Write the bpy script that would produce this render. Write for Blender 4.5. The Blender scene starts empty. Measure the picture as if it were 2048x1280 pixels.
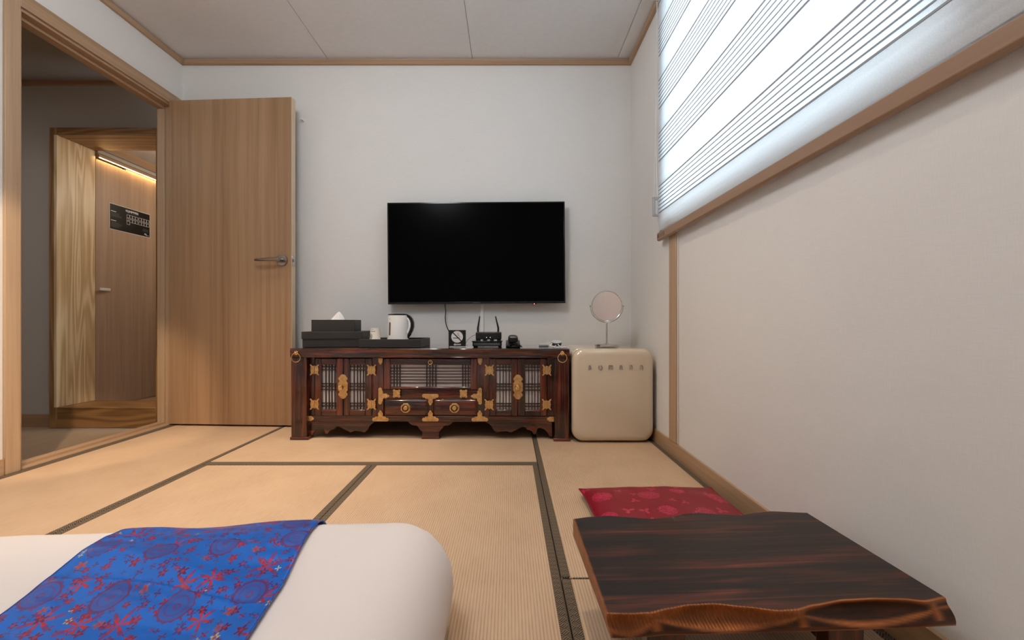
import bpy, bmesh, math, random
from math import sin, cos, pi, radians, sqrt, atan2
from mathutils import Vector, Matrix, noise
from mathutils.bvhtree import BVHTree

random.seed(7)
S = bpy.context.scene
COL = S.collection

# ------------------------------------------------------------------ camera, light, exposure
CAMZ, F, VX, VY = 0.63, 800.0, 1018.0, 645.0        # eye height, focal length and principal point measured from the photograph (2048 wide)
cd = bpy.data.cameras.new('camera'); cam = bpy.data.objects.new('camera', cd); COL.objects.link(cam)
cd.sensor_width = 36; cd.lens = F/2048*36; cd.clip_start = 0.02; cd.clip_end = 60
cd.shift_x = (1024-VX)/2048; cd.shift_y = (VY-640)/2048
cam.location = (0, 0, CAMZ); cam.rotation_euler = (pi/2, 0, 0)
S.camera = cam
S.view_settings.view_transform = 'Standard'; S.view_settings.look = 'None'
S.view_settings.gamma = 1; S.view_settings.use_curve_mapping = False
S.view_settings.exposure = 0.6
W = bpy.data.worlds.new('overcast_sky'); S.world = W; W.use_nodes = True
W.node_tree.nodes['Background'].inputs[0].default_value = (0.80, 0.92, 1.0, 1)
W.node_tree.nodes['Background'].inputs[1].default_value = 6.6
S.cycles.use_denoising = True
S.cycles.max_bounces = 10; S.cycles.diffuse_bounces = 6; S.cycles.transmission_bounces = 8
S.cycles.sample_clamp_indirect = 6.0
S.cycles.caustics_reflective = False; S.cycles.caustics_refractive = False

def lamp(name, kind, loc, energy, color, rot=(0, 0, 0), **kw):
    d = bpy.data.lights.new(name, kind); d.energy = energy; d.color = color
    for k, v in kw.items(): setattr(d, k, v)
    o = bpy.data.objects.new(name, d); o.location = loc; o.rotation_euler = rot; COL.objects.link(o)
    return o
# daylight enters through the window in the right wall: a portal that samples the sky there
p_ = lamp('window_portal', 'AREA', (0.90, 1.32, 1.69), 1, (1, 1, 1), (0, radians(90), 0), shape='RECTANGLE', size=1.10, size_y=1.30)
p_.data.cycles.is_portal = True
# recessed ceiling downlights in front of the far wall (just above the frame) and an added, unseen fill lamp below the ceiling
for x, y, e, cone, bl in ((-1.25, 1.68, 105, 64, 1.0), (0.0, 1.64, 32, 86, 1.0), (-1.25, 0.52, 8, 88, .45), (-0.04, 0.52, 8, 88, .45)):
    lamp('ceiling_spot', 'SPOT', (x, y, 2.28), e, (1.0, 0.76, 0.52), spot_size=radians(cone), spot_blend=bl, shadow_soft_size=0.035)
lamp('ceiling_fill', 'POINT', (-0.70, 0.80, 2.10), 25, (0.93, 0.96, 1.0), shadow_soft_size=.25)
lamp('ceiling_spot', 'SPOT', (-0.95, 0.40, 2.28), 115, (1.0, 0.76, 0.52), tuple((Vector((-2.36, 2.22, 0))-Vector((-0.95, 0.40, 2.28))).to_track_quat('-Z', 'Y').to_euler()), spot_size=radians(25), spot_blend=.45, shadow_soft_size=.02)  # added spot, aimed through the doorway to light the hall floor

# ------------------------------------------------------------------ helpers
def U(px, py, Y):                       # photo pixel -> X, Z on the plane at depth Y
    return ((px-VX)*Y/F, CAMZ-(py-VY)*Y/F)
def UZ(px, py, z=0.0):                  # photo pixel -> X, Y on the level at height z
    Y = (CAMZ-z)*F/(py-VY); return ((px-VX)*Y/F, Y)

class MB:
    """collects simple shapes into one mesh"""
    def __init__(s): s.v = []; s.f = []; s.uv = None
    def add(s, vs, fs):
        n = len(s.v); s.v += [tuple(p) for p in vs]; s.f += [tuple(i+n for i in f) for f in fs]; return s
    def box(s, x0, x1, y0, y1, z0, z1):
        x0, x1 = min(x0, x1), max(x0, x1); y0, y1 = min(y0, y1), max(y0, y1); z0, z1 = min(z0, z1), max(z0, z1)
        vs = [(x, y, z) for z in (z0, z1) for y in (y0, y1) for x in (x0, x1)]
        return s.add(vs, [(0, 2, 3, 1), (4, 5, 7, 6), (0, 1, 5, 4), (2, 6, 7, 3), (0, 4, 6, 2), (1, 3, 7, 5)])
    def prism(s, pts, y0, y1, plane='XZ'):
        """outline (a, b) extruded between two levels; counter-clockwise seen from the low side"""
        n = len(pts)
        P = {'XZ': lambda a, b, c: (a, c, b), 'XY': lambda a, b, c: (a, b, c), 'YZ': lambda a, b, c: (c, a, b)}[plane]
        vs = [P(a, b, y0) for a, b in pts]+[P(a, b, y1) for a, b in pts]
        fs = [tuple(range(n)), tuple(range(2*n-1, n-1, -1))]+[(i, i+n, (i+1) % n+n, (i+1) % n) for i in range(n)]
        return s.add(vs, fs)
    def tube(s, pts, r, seg=8, closed=False):
        pts = [Vector(p) for p in pts]; n = len(pts); rs = r if isinstance(r, (list, tuple)) else [r]*n
        vs = []; up = None
        for i, p in enumerate(pts):
            if closed: t = pts[(i+1) % n]-pts[i-1]
            else: t = pts[min(i+1, n-1)]-pts[max(i-1, 0)]
            t.normalize()
            if up is None:
                up = Vector((0, 0, 1)) if abs(t.z) < .9 else Vector((1, 0, 0))
            a = t.cross(up).normalized(); b = a.cross(t).normalized(); up = b
            for k in range(seg):
                q = 2*pi*k/seg; vs.append(p+(a*cos(q)+b*sin(q))*rs[i])
        fs = []
        m = n if closed else n-1
        for i in range(m):
            for k in range(seg):
                j = (i+1) % n
                fs.append((i*seg+k, i*seg+(k+1) % seg, j*seg+(k+1) % seg, j*seg+k))
        if not closed: fs += [tuple(range(seg-1, -1, -1)), tuple((n-1)*seg+k for k in range(seg))]
        return s.add(vs, fs)
    def lathe(s, prof, seg=24, c=(0, 0, 0), axis='z'):
        """profile of (radius, height) turned about an axis through c"""
        vs = []
        for r, h in prof:
            for k in range(seg):
                q = 2*pi*k/seg; a, b = r*cos(q), r*sin(q)
                vs.append({'z': (a, b, h), 'y': (a, h, b), 'x': (h, a, b)}[axis])
        vs = [(p[0]+c[0], p[1]+c[1], p[2]+c[2]) for p in vs]
        fs = [(i*seg+k, i*seg+(k+1) % seg, (i+1)*seg+(k+1) % seg, (i+1)*seg+k) for i in range(len(prof)-1) for k in range(seg)]
        fs += [tuple(range(seg-1, -1, -1)), tuple((len(prof)-1)*seg+k for k in range(seg))]
        return s.add(vs, fs)
    def ball(s, c, r, seg=8, ry=None):
        pr = [(r*sin(pi*i/6)+1e-5, -r*cos(pi*i/6)) for i in range(7)]
        return s.lathe(pr, seg, c, 'y')
    def rings(s, hx, hz, rad, prof, M, n=8):
        """stack of rounded rectangles: prof = (inset, level); M maps (a, b, level) to a point"""
        rows = []
        for ins, lv in prof:
            ax, az = hx-ins, hz-ins; r = max(min(rad-ins*.6, ax, az), 0.001); row = []
            for q, (sx, sz) in enumerate(((1, 1), (-1, 1), (-1, -1), (1, -1))):
                for k in range(n+1):
                    t = pi/2*(q+k/n); row.append(M(sx*(ax-r)+r*cos(t), sz*(az-r)+r*sin(t), lv))
            rows.append(row)
        m = len(rows[0]); vs = [p for r_ in rows for p in r_]
        fs = [(i*m+k, i*m+(k+1) % m, (i+1)*m+(k+1) % m, (i+1)*m+k) for i in range(len(rows)-1) for k in range(m)]
        fs += [tuple(range(m-1, -1, -1)), tuple((len(rows)-1)*m+k for k in range(m))]
        return s.add(vs, fs)
    def grid(s, fn, nu, nv):
        vs = [fn(i/nu, j/nv) for j in range(nv+1) for i in range(nu+1)]
        fs = [(j*(nu+1)+i, j*(nu+1)+i+1, (j+1)*(nu+1)+i+1, (j+1)*(nu+1)+i) for j in range(nv) for i in range(nu)]
        if s.uv is None and not s.v: s.uv = [(i/nu, j/nv) for j in range(nv+1) for i in range(nu+1)]
        return s.add(vs, fs)
    def build(s, name, mat, parent=None, bevel=0, smooth=False, segs=2, loc=None, rot=None, solid=0, fixn=True):
        me = bpy.data.meshes.new(name); me.from_pydata(s.v, [], s.f)
        bm = bmesh.new(); bm.from_mesh(me)
        if fixn: bmesh.ops.recalc_face_normals(bm, faces=bm.faces)
        bm.to_mesh(me); bm.free()
        if s.uv:
            l = me.uv_layers.new(name='UVMap')
            for lp in me.loops: l.data[lp.index].uv = s.uv[lp.vertex_index]
        for m in (mat if isinstance(mat, (list, tuple)) else [mat]): me.materials.append(m)
        o = bpy.data.objects.new(name, me); COL.objects.link(o)
        if parent: o.parent = parent
        if loc: o.location = loc
        if rot: o.rotation_euler = rot
        if solid:
            md = o.modifiers.new('thickness', 'SOLIDIFY'); md.thickness = solid; md.offset = 0
        if bevel:
            md = o.modifiers.new('bevel', 'BEVEL'); md.width = bevel; md.segments = segs; md.limit_method = 'ANGLE'; md.angle_limit = radians(40)
        if smooth or bevel:
            for p in me.polygons: p.use_smooth = True
            me.set_sharp_from_angle(angle=radians(38))
        return o

def empty(name, loc=(0, 0, 0), rz=0.0):
    o = bpy.data.objects.new(name, None); o.location = loc; o.rotation_euler = (0, 0, rz); o.empty_display_size = .1
    COL.objects.link(o); return o
def tag(o, label=None, cat=None, group=None, kind=None):
    if label: o['label'] = label
    if cat: o['category'] = cat
    if group: o['group'] = group
    if kind: o['kind'] = kind
    return o
def struct(o, label, cat): return tag(o, label, cat, None, 'structure')
def text(name, body, size, mat, parent, loc, rot, extrude=.0006, align='CENTER', shear=0, off=0.0):
    c = bpy.data.curves.new(name, 'FONT'); c.body = body; c.size = size; c.extrude = extrude; c.align_x = align; c.shear = shear; c.offset = off
    c.align_y = 'CENTER'; c.materials.append(mat)
    o = bpy.data.objects.new(name, c); COL.objects.link(o); o.location = loc; o.rotation_euler = rot
    if parent: o.parent = parent
    return o

# ------------------------------------------------------------------ materials
def lin(c):
    if isinstance(c, (int, float)): return c
    if max(c) > 1: c = [x/255 for x in c]
    return tuple((x/12.92 if x <= .04045 else ((x+.055)/1.055)**2.4) for x in c[:3])+(1,)
class G:
    """short-hand for building a node material"""
    def __init__(s, name):
        s.m = bpy.data.materials.new(name); s.m.use_nodes = True; s.t = s.m.node_tree
        s.b = s.t.nodes['Principled BSDF']; s.out = s.t.nodes['Material Output']
    def n(s, kind, ins=None, **props):
        nd = s.t.nodes.new('ShaderNode'+kind)
        for k, v in props.items(): setattr(nd, k, v)
        for k, v in (ins or {}).items(): s.set(nd.inputs[k], v)
        return nd
    def set(s, sock, v):
        if hasattr(v, 'bl_idname') and hasattr(v, 'outputs'): v = v.outputs[0]
        if isinstance(v, bpy.types.NodeSocket): s.t.links.new(v, sock)
        else:
            if isinstance(v, tuple) and len(v) == 3 and sock.type == 'RGBA': v = v+(1,)
            sock.default_value = v
    def p(s, **kw):
        for k, v in kw.items(): s.set(s.b.inputs[k.replace('_', ' ')], v)
        return s
    def m_(s, op, a, b=0.0, c=0.0):
        nd = s.n('Math', operation=op); s.set(nd.inputs[0], a); s.set(nd.inputs[1], b); s.set(nd.inputs[2], c); return nd.outputs[0]
    def vm(s, op, a, b=(0, 0, 0)):
        nd = s.n('VectorMath', operation=op); s.set(nd.inputs[0], a); s.set(nd.inputs[1], b)
        return nd.outputs['Value'] if op in ('LENGTH', 'DOT_PRODUCT', 'DISTANCE') else nd.outputs[0]
    def obj(s): return s.n('TexCoord').outputs['Object']
    def uv(s): return s.n('TexCoord').outputs['UV']
    def map(s, v, scale=(1, 1, 1), rot=(0, 0, 0), loc=(0, 0, 0)):
        return s.n('Mapping', {'Vector': v, 'Scale': scale, 'Rotation': rot, 'Location': loc}).outputs[0]
    def noise(s, v, scale, detail=3, rough=.55, dist=0.0):
        return s.n('TexNoise', {'Vector': v, 'Scale': scale, 'Detail': detail, 'Roughness': rough, 'Distortion': dist}).outputs[0]
    def ramp(s, f, stops, interp='LINEAR'):
        nd = s.n('ValToRGB', {'Fac': f}); r = nd.color_ramp; r.interpolation = interp
        while len(r.elements) > len(stops): r.elements.remove(r.elements[-1])
        while len(r.elements) < len(stops): r.elements.new(.5)
        for e, (q, c) in zip(r.elements, stops): e.position = q; e.color = lin(c) if not isinstance(c, (int, float)) else (c, c, c, 1)
        return nd.outputs[0]
    def mix(s, f, a, b, blend='MIX'):
        nd = s.n('Mix', data_type='RGBA', blend_type=blend)
        s.set(nd.inputs[0], f); s.set(nd.inputs[6], lin(a) if isinstance(a, tuple) else a); s.set(nd.inputs[7], lin(b) if isinstance(b, tuple) else b)
        return nd.outputs[2]
    def bump(s, h, strength=.3, dist=.001):
        s.set(s.b.inputs['Normal'], s.n('Bump', {'Height': h, 'Strength': strength, 'Distance': dist}).outputs[0]); return s
    def sep(s, v):
        nd = s.n('SeparateXYZ', {0: v}); return nd.outputs[0], nd.outputs[1], nd.outputs[2]

def plain(name, col, rough=.5, metal=0, **kw):
    g = G(name); g.p(Base_Color=lin(col), Roughness=rough, Metallic=metal)
    for k, v in kw.items(): g.p(**{k: v})
    return g.m
def veneer(name, c0, c1, axis='z', rough=.45, fine=1.0, contrast=1.0):
    """straight-grained oak veneer"""
    g = G(name); k = {'x': (.6, 26, 26), 'y': (26, .6, 26), 'z': (26, 26, .6)}[axis]
    v = g.map(g.obj(), tuple(q*fine for q in k))
    a = g.noise(v, 2.0, 4, .6, .3); b = g.noise(g.map(g.obj(), tuple(q*fine*.22 for q in k)), 1.5, 2)
    f = g.m_('ADD', g.m_('MULTIPLY', a, .65), g.m_('MULTIPLY', b, .45))
    g.p(Base_Color=g.ramp(f, [(.5-.22/contrast, c0), (.5+.2/contrast, c1)]), Roughness=rough); g.bump(a, .12, .0006)
    return g.m
def pine(name, c0, c1, axis='z', rough=.4, scale=1.0):
    """knotty softwood: wavy growth rings"""
    g = G(name); k = {'x': (.08, 1, 1), 'y': (1, .08, 1), 'z': (1, 1, .08)}[axis]
    v = g.map(g.obj(), tuple(q*scale for q in k)); nz = g.noise(v, 6, 2, .5, .25)
    rings = g.m_('SINE', g.m_('MULTIPLY', nz, 85.0)); fine = g.noise(g.map(g.obj(), tuple(q*scale*90 if q == 1 else q*8 for q in k)), 1.0, 3)
    f = g.m_('ADD', g.m_('MULTIPLY', rings, .30), g.m_('MULTIPLY', fine, .9))
    g.p(Base_Color=g.ramp(f, [(.1, c0), (.75, c1)]), Roughness=rough); g.bump(f, .15, .0008)
    return g.m
def lacquer(name, axis='z', rough=.22, c=((14, 8, 7), (42, 18, 12), (94, 40, 23), (130, 62, 34)), stops=(.33, .47, .6, .75), freq=1.0, coat=.6):
    """charred and lacquered paulownia: black and rust streaks"""
    g = G(name); k = {'x': (1.1, 30, 30), 'y': (30, 1.1, 30), 'z': (30, 30, 1.1)}[axis]
    v = g.map(g.obj(), tuple(q*freq for q in k)); a = g.noise(v, 2.2, 4, .62, .7)
    k2 = {'x': (1, 5, 5), 'y': (5, 1, 5), 'z': (5, 5, 1)}[axis]
    b = g.noise(g.map(g.obj(), tuple(q*freq for q in k2)), 3.0, 2, .5, .5)
    f = g.m_('ADD', g.m_('MULTIPLY', a, .62), g.m_('MULTIPLY', b, .42))
    g.p(Base_Color=g.ramp(f, list(zip(stops, c))), Roughness=rough, Coat_Weight=coat, Coat_Roughness=.08); g.bump(a, .18, .0008)
    return g, f
def wallpaper(name, col, rough=.85):
    g = G(name); v = g.obj(); a = g.noise(g.map(v, (1, 1, .05)), 700, 2); b = g.noise(g.map(v, (.05, .05, 1)), 700, 2); c = g.noise(v, 4, 2)
    w = g.m_('ADD', g.m_('MULTIPLY', a, .5), g.m_('MULTIPLY', b, .5))
    f = g.m_('ADD', g.m_('MULTIPLY', w, .8), g.m_('MULTIPLY', c, .2))
    d = tuple(q*.965 for q in col)
    g.p(Base_Color=g.ramp(f, [(.35, d), (.65, col)]), Roughness=rough); g.bump(w, .12, .0005)
    return g.m

M = {}
M['paper'] = wallpaper('woven_wallpaper', (227, 225, 221))
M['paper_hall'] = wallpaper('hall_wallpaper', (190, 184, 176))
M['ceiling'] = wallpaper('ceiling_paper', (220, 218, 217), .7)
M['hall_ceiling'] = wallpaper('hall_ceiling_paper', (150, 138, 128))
M['oak_z'] = veneer('oak_veneer_upright', (158, 129, 100), (192, 163, 132), 'z')
M['oak_y'] = veneer('oak_veneer_along', (152, 122, 92), (186, 155, 124), 'y')
M['oak_x'] = veneer('oak_veneer_across', (146, 114, 84), (180, 146, 114), 'x')
M['leaf'] = veneer('door_leaf_veneer', (136, 102, 72), (172, 138, 104), 'z', .42, .8, 1.15)
M['leaf_edge'] = plain('door_leaf_edge', (206, 188, 160), .5)
M['entry'] = veneer('entry_door_veneer', (156, 130, 108), (184, 158, 134), 'z', .4, 1.3)
M['pine_z'] = pine('knotty_pine_lit', (200, 170, 124), (236, 214, 174), 'z')  # lighter copy of the pine, light on the left reveal put into colour
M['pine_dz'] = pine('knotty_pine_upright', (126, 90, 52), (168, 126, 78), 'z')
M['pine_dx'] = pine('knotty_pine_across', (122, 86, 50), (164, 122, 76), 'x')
M['hall_floor'] = veneer('hall_floor_vinyl', (166, 142, 116), (186, 162, 134), 'y', .5)
M['steel'] = plain('brushed_steel', (150, 140, 132), .28, 1.0)
M['chrome'] = plain('chrome', (200, 196, 190), .1, 1.0)
M['black_metal'] = plain('black_metal', (22, 20, 20), .35, .6)
M['white_plastic'] = plain('white_plastic', (232, 232, 230), .35)
M['black_plastic'] = plain('black_plastic', (16, 16, 17), .35)
M['black_gloss'] = plain('black_gloss_plastic', (9, 9, 10), .12)
M['rubber'] = plain('black_rubber', (14, 14, 14), .6)
M['grey_plastic'] = plain('grey_plastic', (62, 68, 66), .4)
M['white_print'] = plain('white_print', (225, 222, 220), .6)
M['grey_print'] = plain('grey_print', (95, 95, 95), .6)
M['sign_black'] = plain('sign_black', (14, 13, 14), .35)
M['paper_white'] = plain('tissue_paper', (235, 235, 236), .8)
# ------------------------------------------------------------------ room shell
XL, XR, YB, ZC, YF = -2.09, 0.78, 2.56, 2.31, -1.5
DY0, DY1, DZ = 1.704, 2.49, 1.978            # doorway in the left wall
WY0, WY1, WZ0, WZ1 = 0.68, 1.955, 1.13, 2.24  # window in the right wall
struct(MB().box(XL-.085, XR+.14, YF-.1, YB+.1, -.09, -.03).build('floor', M['hall_floor']), 'bare floor slab under the tatami mats', 'floor')
struct(MB().box(XL-.08, XR+.14, YB, YB+.1, -.03, ZC).build('wall_back', M['paper']), 'white papered far wall behind the television', 'wall')
m = MB().box(XL-.08, XL, YF, DY0, -.03, ZC).box(XL-.08, XL, DY0, DY1, DZ, ZC).box(XL-.08, XL, DY1, YB, -.03, ZC)
struct(m.build('wall_left', M['paper']), 'white papered side wall with the open doorway', 'wall')
m = MB().box(XR, XR+.14, YF, WY0, -.03, ZC).box(XR, XR+.14, WY1, YB, -.03, ZC).box(XR, XR+.14, WY0, WY1, -.03, WZ0).box(XR, XR+.14, WY0, WY1, WZ1, ZC)
struct(m.build('wall_right', M['paper']), 'white papered side wall with the window behind the blind', 'wall')
struct(MB().box(XL-.08, XR+.14, YF-.1, YF, -.03, ZC).build('wall_front', M['paper']), 'white papered wall behind the camera', 'wall')
ce = struct(MB().box(XL-.08, XR+.14, YF-.1, YB+.1, ZC+.006, ZC+.08).build('ceiling', M['ceiling']), 'grey white papered ceiling of flat panels', 'ceiling')
xs = [XL, -1.157, -.234, .69, XR]
for i in range(4):
    MB().box(xs[i]+(.0012 if i else 0), xs[i+1]-.0012, YF, YB, ZC, ZC+.006).build('panel', M['ceiling'], ce, .002)
# oak cornice strips, baseboards, uprights
TZ0, TZ1 = 2.274, 2.304
def strip(name, label, m, mat, cat='trim'): return struct(m.build(name, mat, bevel=.002), label, cat)
M['pale_bead'] = plain('cornice_bead', (214, 205, 196), .6)  # pale colour of the bead and the edge strip
strip('trim_1', 'slim oak cornice strip along the top of the far wall', MB().box(XL, XR, YB-.018, YB, TZ0, TZ1), M['oak_x'])
strip('trim_2', 'slim oak cornice strip along the top of the doorway wall', MB().box(XL, XL+.018, YF, YB-.018, TZ0, TZ1), M['oak_y'])
strip('trim_3', 'slim oak cornice strip along the top of the window wall', MB().box(XR-.018, XR, YF, YB-.018, TZ0, TZ1), M['oak_y'])
m = MB().box(XL, XR, YB-.011, YB, TZ1, ZC).box(XL, XL+.011, YF, YB-.011, TZ1, ZC).box(XR-.011, XR, YF, YB-.011, TZ1, ZC)
strip('trim_4', 'thin pale bead above the oak cornice round the ceiling', m, M['pale_bead'])
strip('trim_5', 'oak upright strip on the window wall under the blind corner', MB().box(XR-.012, XR, 1.845, 1.922, .07, WZ0), M['oak_z'])
strip('trim_6', 'thin white edge beside the oak upright on the window wall', MB().box(XR-.006, XR, 1.835, 1.845, .07, WZ0), M['pale_bead'])
strip('baseboard_right', 'oak baseboard along the window wall', MB().box(XR-.010, XR, YF, YB, -.03, .068), M['oak_y'], 'baseboard')
strip('baseboard_back', 'oak baseboard along the far wall behind the cabinet', MB().box(XL, XR-.01, YB-.010, YB, -.03, .068), M['oak_x'], 'baseboard')
strip('baseboard_left', 'oak baseboard left of the doorway', MB().box(XL, XL+.010, YF, DY0-.055, -.03, .068), M['oak_y'], 'baseboard')
# white cable raceway on the far wall under the television
x0, _ = U(961, 640, YB); x1, _ = U(967.5, 640, YB)
strip('trim_7', 'white cable raceway running down the far wall below the television', MB().box(x0, x1, YB-.010, YB, .5, 1.0), M['white_plastic'])

# doorway 1: casing, jambs, sill and the open leaf
d1 = struct(empty('door_1', (XL, DY0, 0)), 'oak door standing open from the left wall against the far wall', 'door')
def dl(mb, name, mat, bevel=.002, parent=None):
    mb.v = [(a-XL, b-DY0, c) for a, b, c in mb.v]; return mb.build(name, mat, parent or d1, bevel)
CW = .065
dl(MB().box(XL, XL+.012, DY0-.054, DY0, -.0, DZ+CW), 'casing', M['oak_z'])
dl(MB().box(XL, XL+.012, DY1, YB-.001, -.0, DZ+CW), 'casing', M['oak_z'])
dl(MB().box(XL, XL+.012, DY0, DY1, DZ, DZ+CW), 'casing', M['oak_y'])
dl(MB().box(XL-.085, XL, DY0, DY0+.012, 0, DZ).box(XL-.085, XL-.040, DY0+.012, DY0+.024, 0, DZ-.012), 'jamb', M['oak_z'])
dl(MB().box(XL-.085, XL, DY1-.010, DY1, 0, DZ).box(XL-.085, XL-.040, DY1-.018, DY1-.010, 0, DZ-.012), 'jamb', M['oak_z'])
dl(MB().box(XL-.085, XL, DY0+.012, DY1-.010, DZ-.012, DZ).box(XL-.085, XL-.040, DY0+.012, DY1-.010, DZ-.026, DZ-.012), 'head_jamb', M['oak_y'])
dl(MB().box(XL-.085, XL+.004, DY0+.012, DY1-.010, -.03, .004).box(XL-.085, XL-.040, DY0+.024, DY1-.018, .004, .014).box(XL-.038, XL-.034, DY0+.012, DY1-.010, .004, .006), 'sill', M['oak_y'])
LX, LY, LW, LT, LR = XL+.012, 2.487, .772, .040, radians(-2.9)
lf = MB().box(0, LW-.0015, -LT, 0, .010, 1.988).build('leaf', M['leaf'], d1, .001, loc=(LX-XL, LY-DY0, 0), rot=(0, 0, LR))
MB().box(LW-.0015, LW, -LT+.0005, -.0005, .0105, 1.9875).build('leaf_edge', M['leaf_edge'], lf)
hx, hz = .7155, 1.004
MB().lathe([(.005, -LT), (.033, -LT), (.034, -LT-.002), (.034, -LT-.006), (.032, -LT-.009), (.014, -LT-.010), (.013, -LT-.045), (.004, -LT-.046)], 32, (hx, 0, hz), 'y').build('handle_rose', M['steel'], lf, smooth=True)
pts = [(hx+.004, -LT-.044, hz), (hx-.015, -LT-.050, hz), (hx-.05, -LT-.054, hz-.0005), (hx-.09, -LT-.054, hz-.002), (hx-.12, -LT-.052, hz-.003), (hx-.138, -LT-.047, hz-.003)]
MB().tube(pts, [.010, .0105, .0095, .009, .0085, .006], 12).build('handle', M['steel'], lf, smooth=True)
MB().box(LW, LW+.0015, -LT+.006, -.006, hz-.031, hz+.031).box(LW, LW+.008, -LT+.013, -.014, hz-.008, hz+.010).build('latch_plate', M['chrome'], lf, .001)
for z in (.25, 1.62, 1.86):
    dl(MB().lathe([(.007, z-.045), (.007, z+.045)], 12, (LX-.004, LY-.012, 0)).box(LX-.02, LX+.001, LY-.002, LY+.001, z-.045, z+.045), 'hinge', M['black_metal'], 0)
# little door-stop catch high on the far wall beside the leaf
x, z = U(602, 237, 2.53)
tag(MB().box(x-.008, x+.008, YB-.03, YB, z-.006, z+.006).build('door_catch', M['white_plastic'], bevel=.002), 'tiny white door catch on the far wall beside the top of the open door', 'door catch')

# hall beyond the doorway
HY, HZ0, HZ1, HX0 = 2.747, -.085, 2.285, -4.0
P0, P1, PZ0, PZ1 = -3.05, -2.385, .056, 1.896        # inner opening in the hall's far wall
struct(MB().box(HX0-.1, XL-.08, .2, HY+.1, HZ0-.06, HZ0).build('floor_hall', M['hall_floor']), 'dim vinyl floor of the hall beyond the doorway', 'floor')
struct(MB().box(XL-.090, XL-.08, .2, HY, HZ0, -.03).build('wall_step', M['oak_y']), 'riser under the doorway sill facing the hall', 'wall')
m = MB().box(HX0, P0-.05, HY, HY+.08, HZ0, HZ1+.05).box(P0-.05, P1+.05, HY, HY+.08, PZ1+.05, HZ1+.05).box(P1+.05, -1.9, HY, HY+.08, HZ0, HZ1+.05)
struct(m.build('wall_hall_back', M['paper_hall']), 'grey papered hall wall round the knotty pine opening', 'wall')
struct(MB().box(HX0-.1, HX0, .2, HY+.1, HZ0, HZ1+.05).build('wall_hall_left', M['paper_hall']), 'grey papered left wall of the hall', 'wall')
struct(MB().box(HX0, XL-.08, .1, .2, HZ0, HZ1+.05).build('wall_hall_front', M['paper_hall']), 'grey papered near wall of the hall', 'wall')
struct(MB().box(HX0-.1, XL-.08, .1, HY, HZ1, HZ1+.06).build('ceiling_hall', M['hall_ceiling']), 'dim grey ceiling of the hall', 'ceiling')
strip('trim_8', 'oak cornice strip along the top of the hall wall', MB().box(HX0, XL-.08, HY-.015, HY, HZ1-.031, HZ1), M['oak_x'])
strip('baseboard_hall', 'dark oak baseboard of the hall wall', MB().box(HX0, P0-.06, HY-.012, HY, HZ0, HZ0+.086), M['oak_x'], 'baseboard')
# doorway 2: the deep knotty pine frame
YA, YE = 2.70, 2.95
d2 = struct(empty('door_2', (P0, YA, HZ0)), 'deep knotty pine door surround in the hall wall with a raised sill', 'door')
def d2p(mb, name, mat, bevel=.002):
    mb.v = [(a-P0, b-YA, c-HZ0) for a, b, c in mb.v]; return mb.build(name, mat, d2, bevel)
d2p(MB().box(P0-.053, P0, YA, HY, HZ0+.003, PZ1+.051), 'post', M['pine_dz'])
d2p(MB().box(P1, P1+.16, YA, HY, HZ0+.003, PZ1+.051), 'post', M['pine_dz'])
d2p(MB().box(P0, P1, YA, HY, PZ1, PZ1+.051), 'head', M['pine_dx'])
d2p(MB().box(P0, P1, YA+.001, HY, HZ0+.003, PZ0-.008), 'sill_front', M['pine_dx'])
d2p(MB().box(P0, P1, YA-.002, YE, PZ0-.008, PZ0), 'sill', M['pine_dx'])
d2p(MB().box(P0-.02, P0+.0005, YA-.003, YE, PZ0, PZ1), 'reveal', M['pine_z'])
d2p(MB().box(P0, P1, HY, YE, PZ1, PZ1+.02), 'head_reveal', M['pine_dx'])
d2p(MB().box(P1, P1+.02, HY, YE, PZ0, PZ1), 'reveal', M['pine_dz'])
# entry beyond: wood door, cornice with a light strip, ceiling
EX = -3.055
struct(MB().box(EX-.1, -1.9, HY+.08, 4.6, -.06, -.01).build('floor_entry', M['hall_floor']), 'floor of the entry behind the pine surround', 'floor')
struct(MB().box(EX-.1, EX, YE+.24, 4.6, -.01, 2.4).box(EX-.1, EX-.03, HY+.08, YE+.24, 0, 2.4).build('wall_entry_left', M['entry']), 'wood veneered entry wall beyond the pine surround', 'wall')
struct(MB().box(EX-.1, -1.9, 4.6, 4.7, -.01, 2.4).build('wall_entry_back', M['entry']), 'far wall of the entry', 'wall')
struct(MB().box(-2.0, -1.9, HY+.08, 4.6, -.01, 2.4).build('wall_entry_right', M['paper_hall']), 'right wall of the entry', 'wall')
struct(MB().box(EX-.1, -1.9, HY+.08, 4.7, 1.975, 2.2).build('ceiling_entry', M['ceiling']), 'pale ceiling of the entry', 'ceiling')
d3 = struct(empty('door_3', (EX, YE, 0)), 'wood veneered entry door with the black floor plan, seen through the pine surround', 'door')
MB().box(-.03, .004, .004, .98, .0, 1.84).build('leaf', M['entry'], d3, .001)
MB().box(.026, .034, .008, .085, .868, .888).box(.004, .028, .03, .045, .872, .884).build('handle', M['white_plastic'], d3, .002)
strip('trim_9', 'wood ledge that hides the warm light strip above the entry door', MB().box(EX, EX+.030, YE+.002, 4.6, 1.853, 1.874).box(EX, EX+.018, YE+.002, 4.6, 1.874, 1.884), M['oak_y'])
strip('trim_10', 'stepped wood crown strip under the entry ceiling', MB().box(EX, EX+.040, YE+.002, 4.6, 1.914, 1.975), M['oak_y'])
strip('trim_11', 'grey band between the two wood ledges of the entry wall', MB().box(EX, EX+.022, YE+.002, 4.6, 1.884, 1.910).box(EX, EX+.042, YE+.002, 4.6, 1.910, 1.914), M['paper_hall'])
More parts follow.
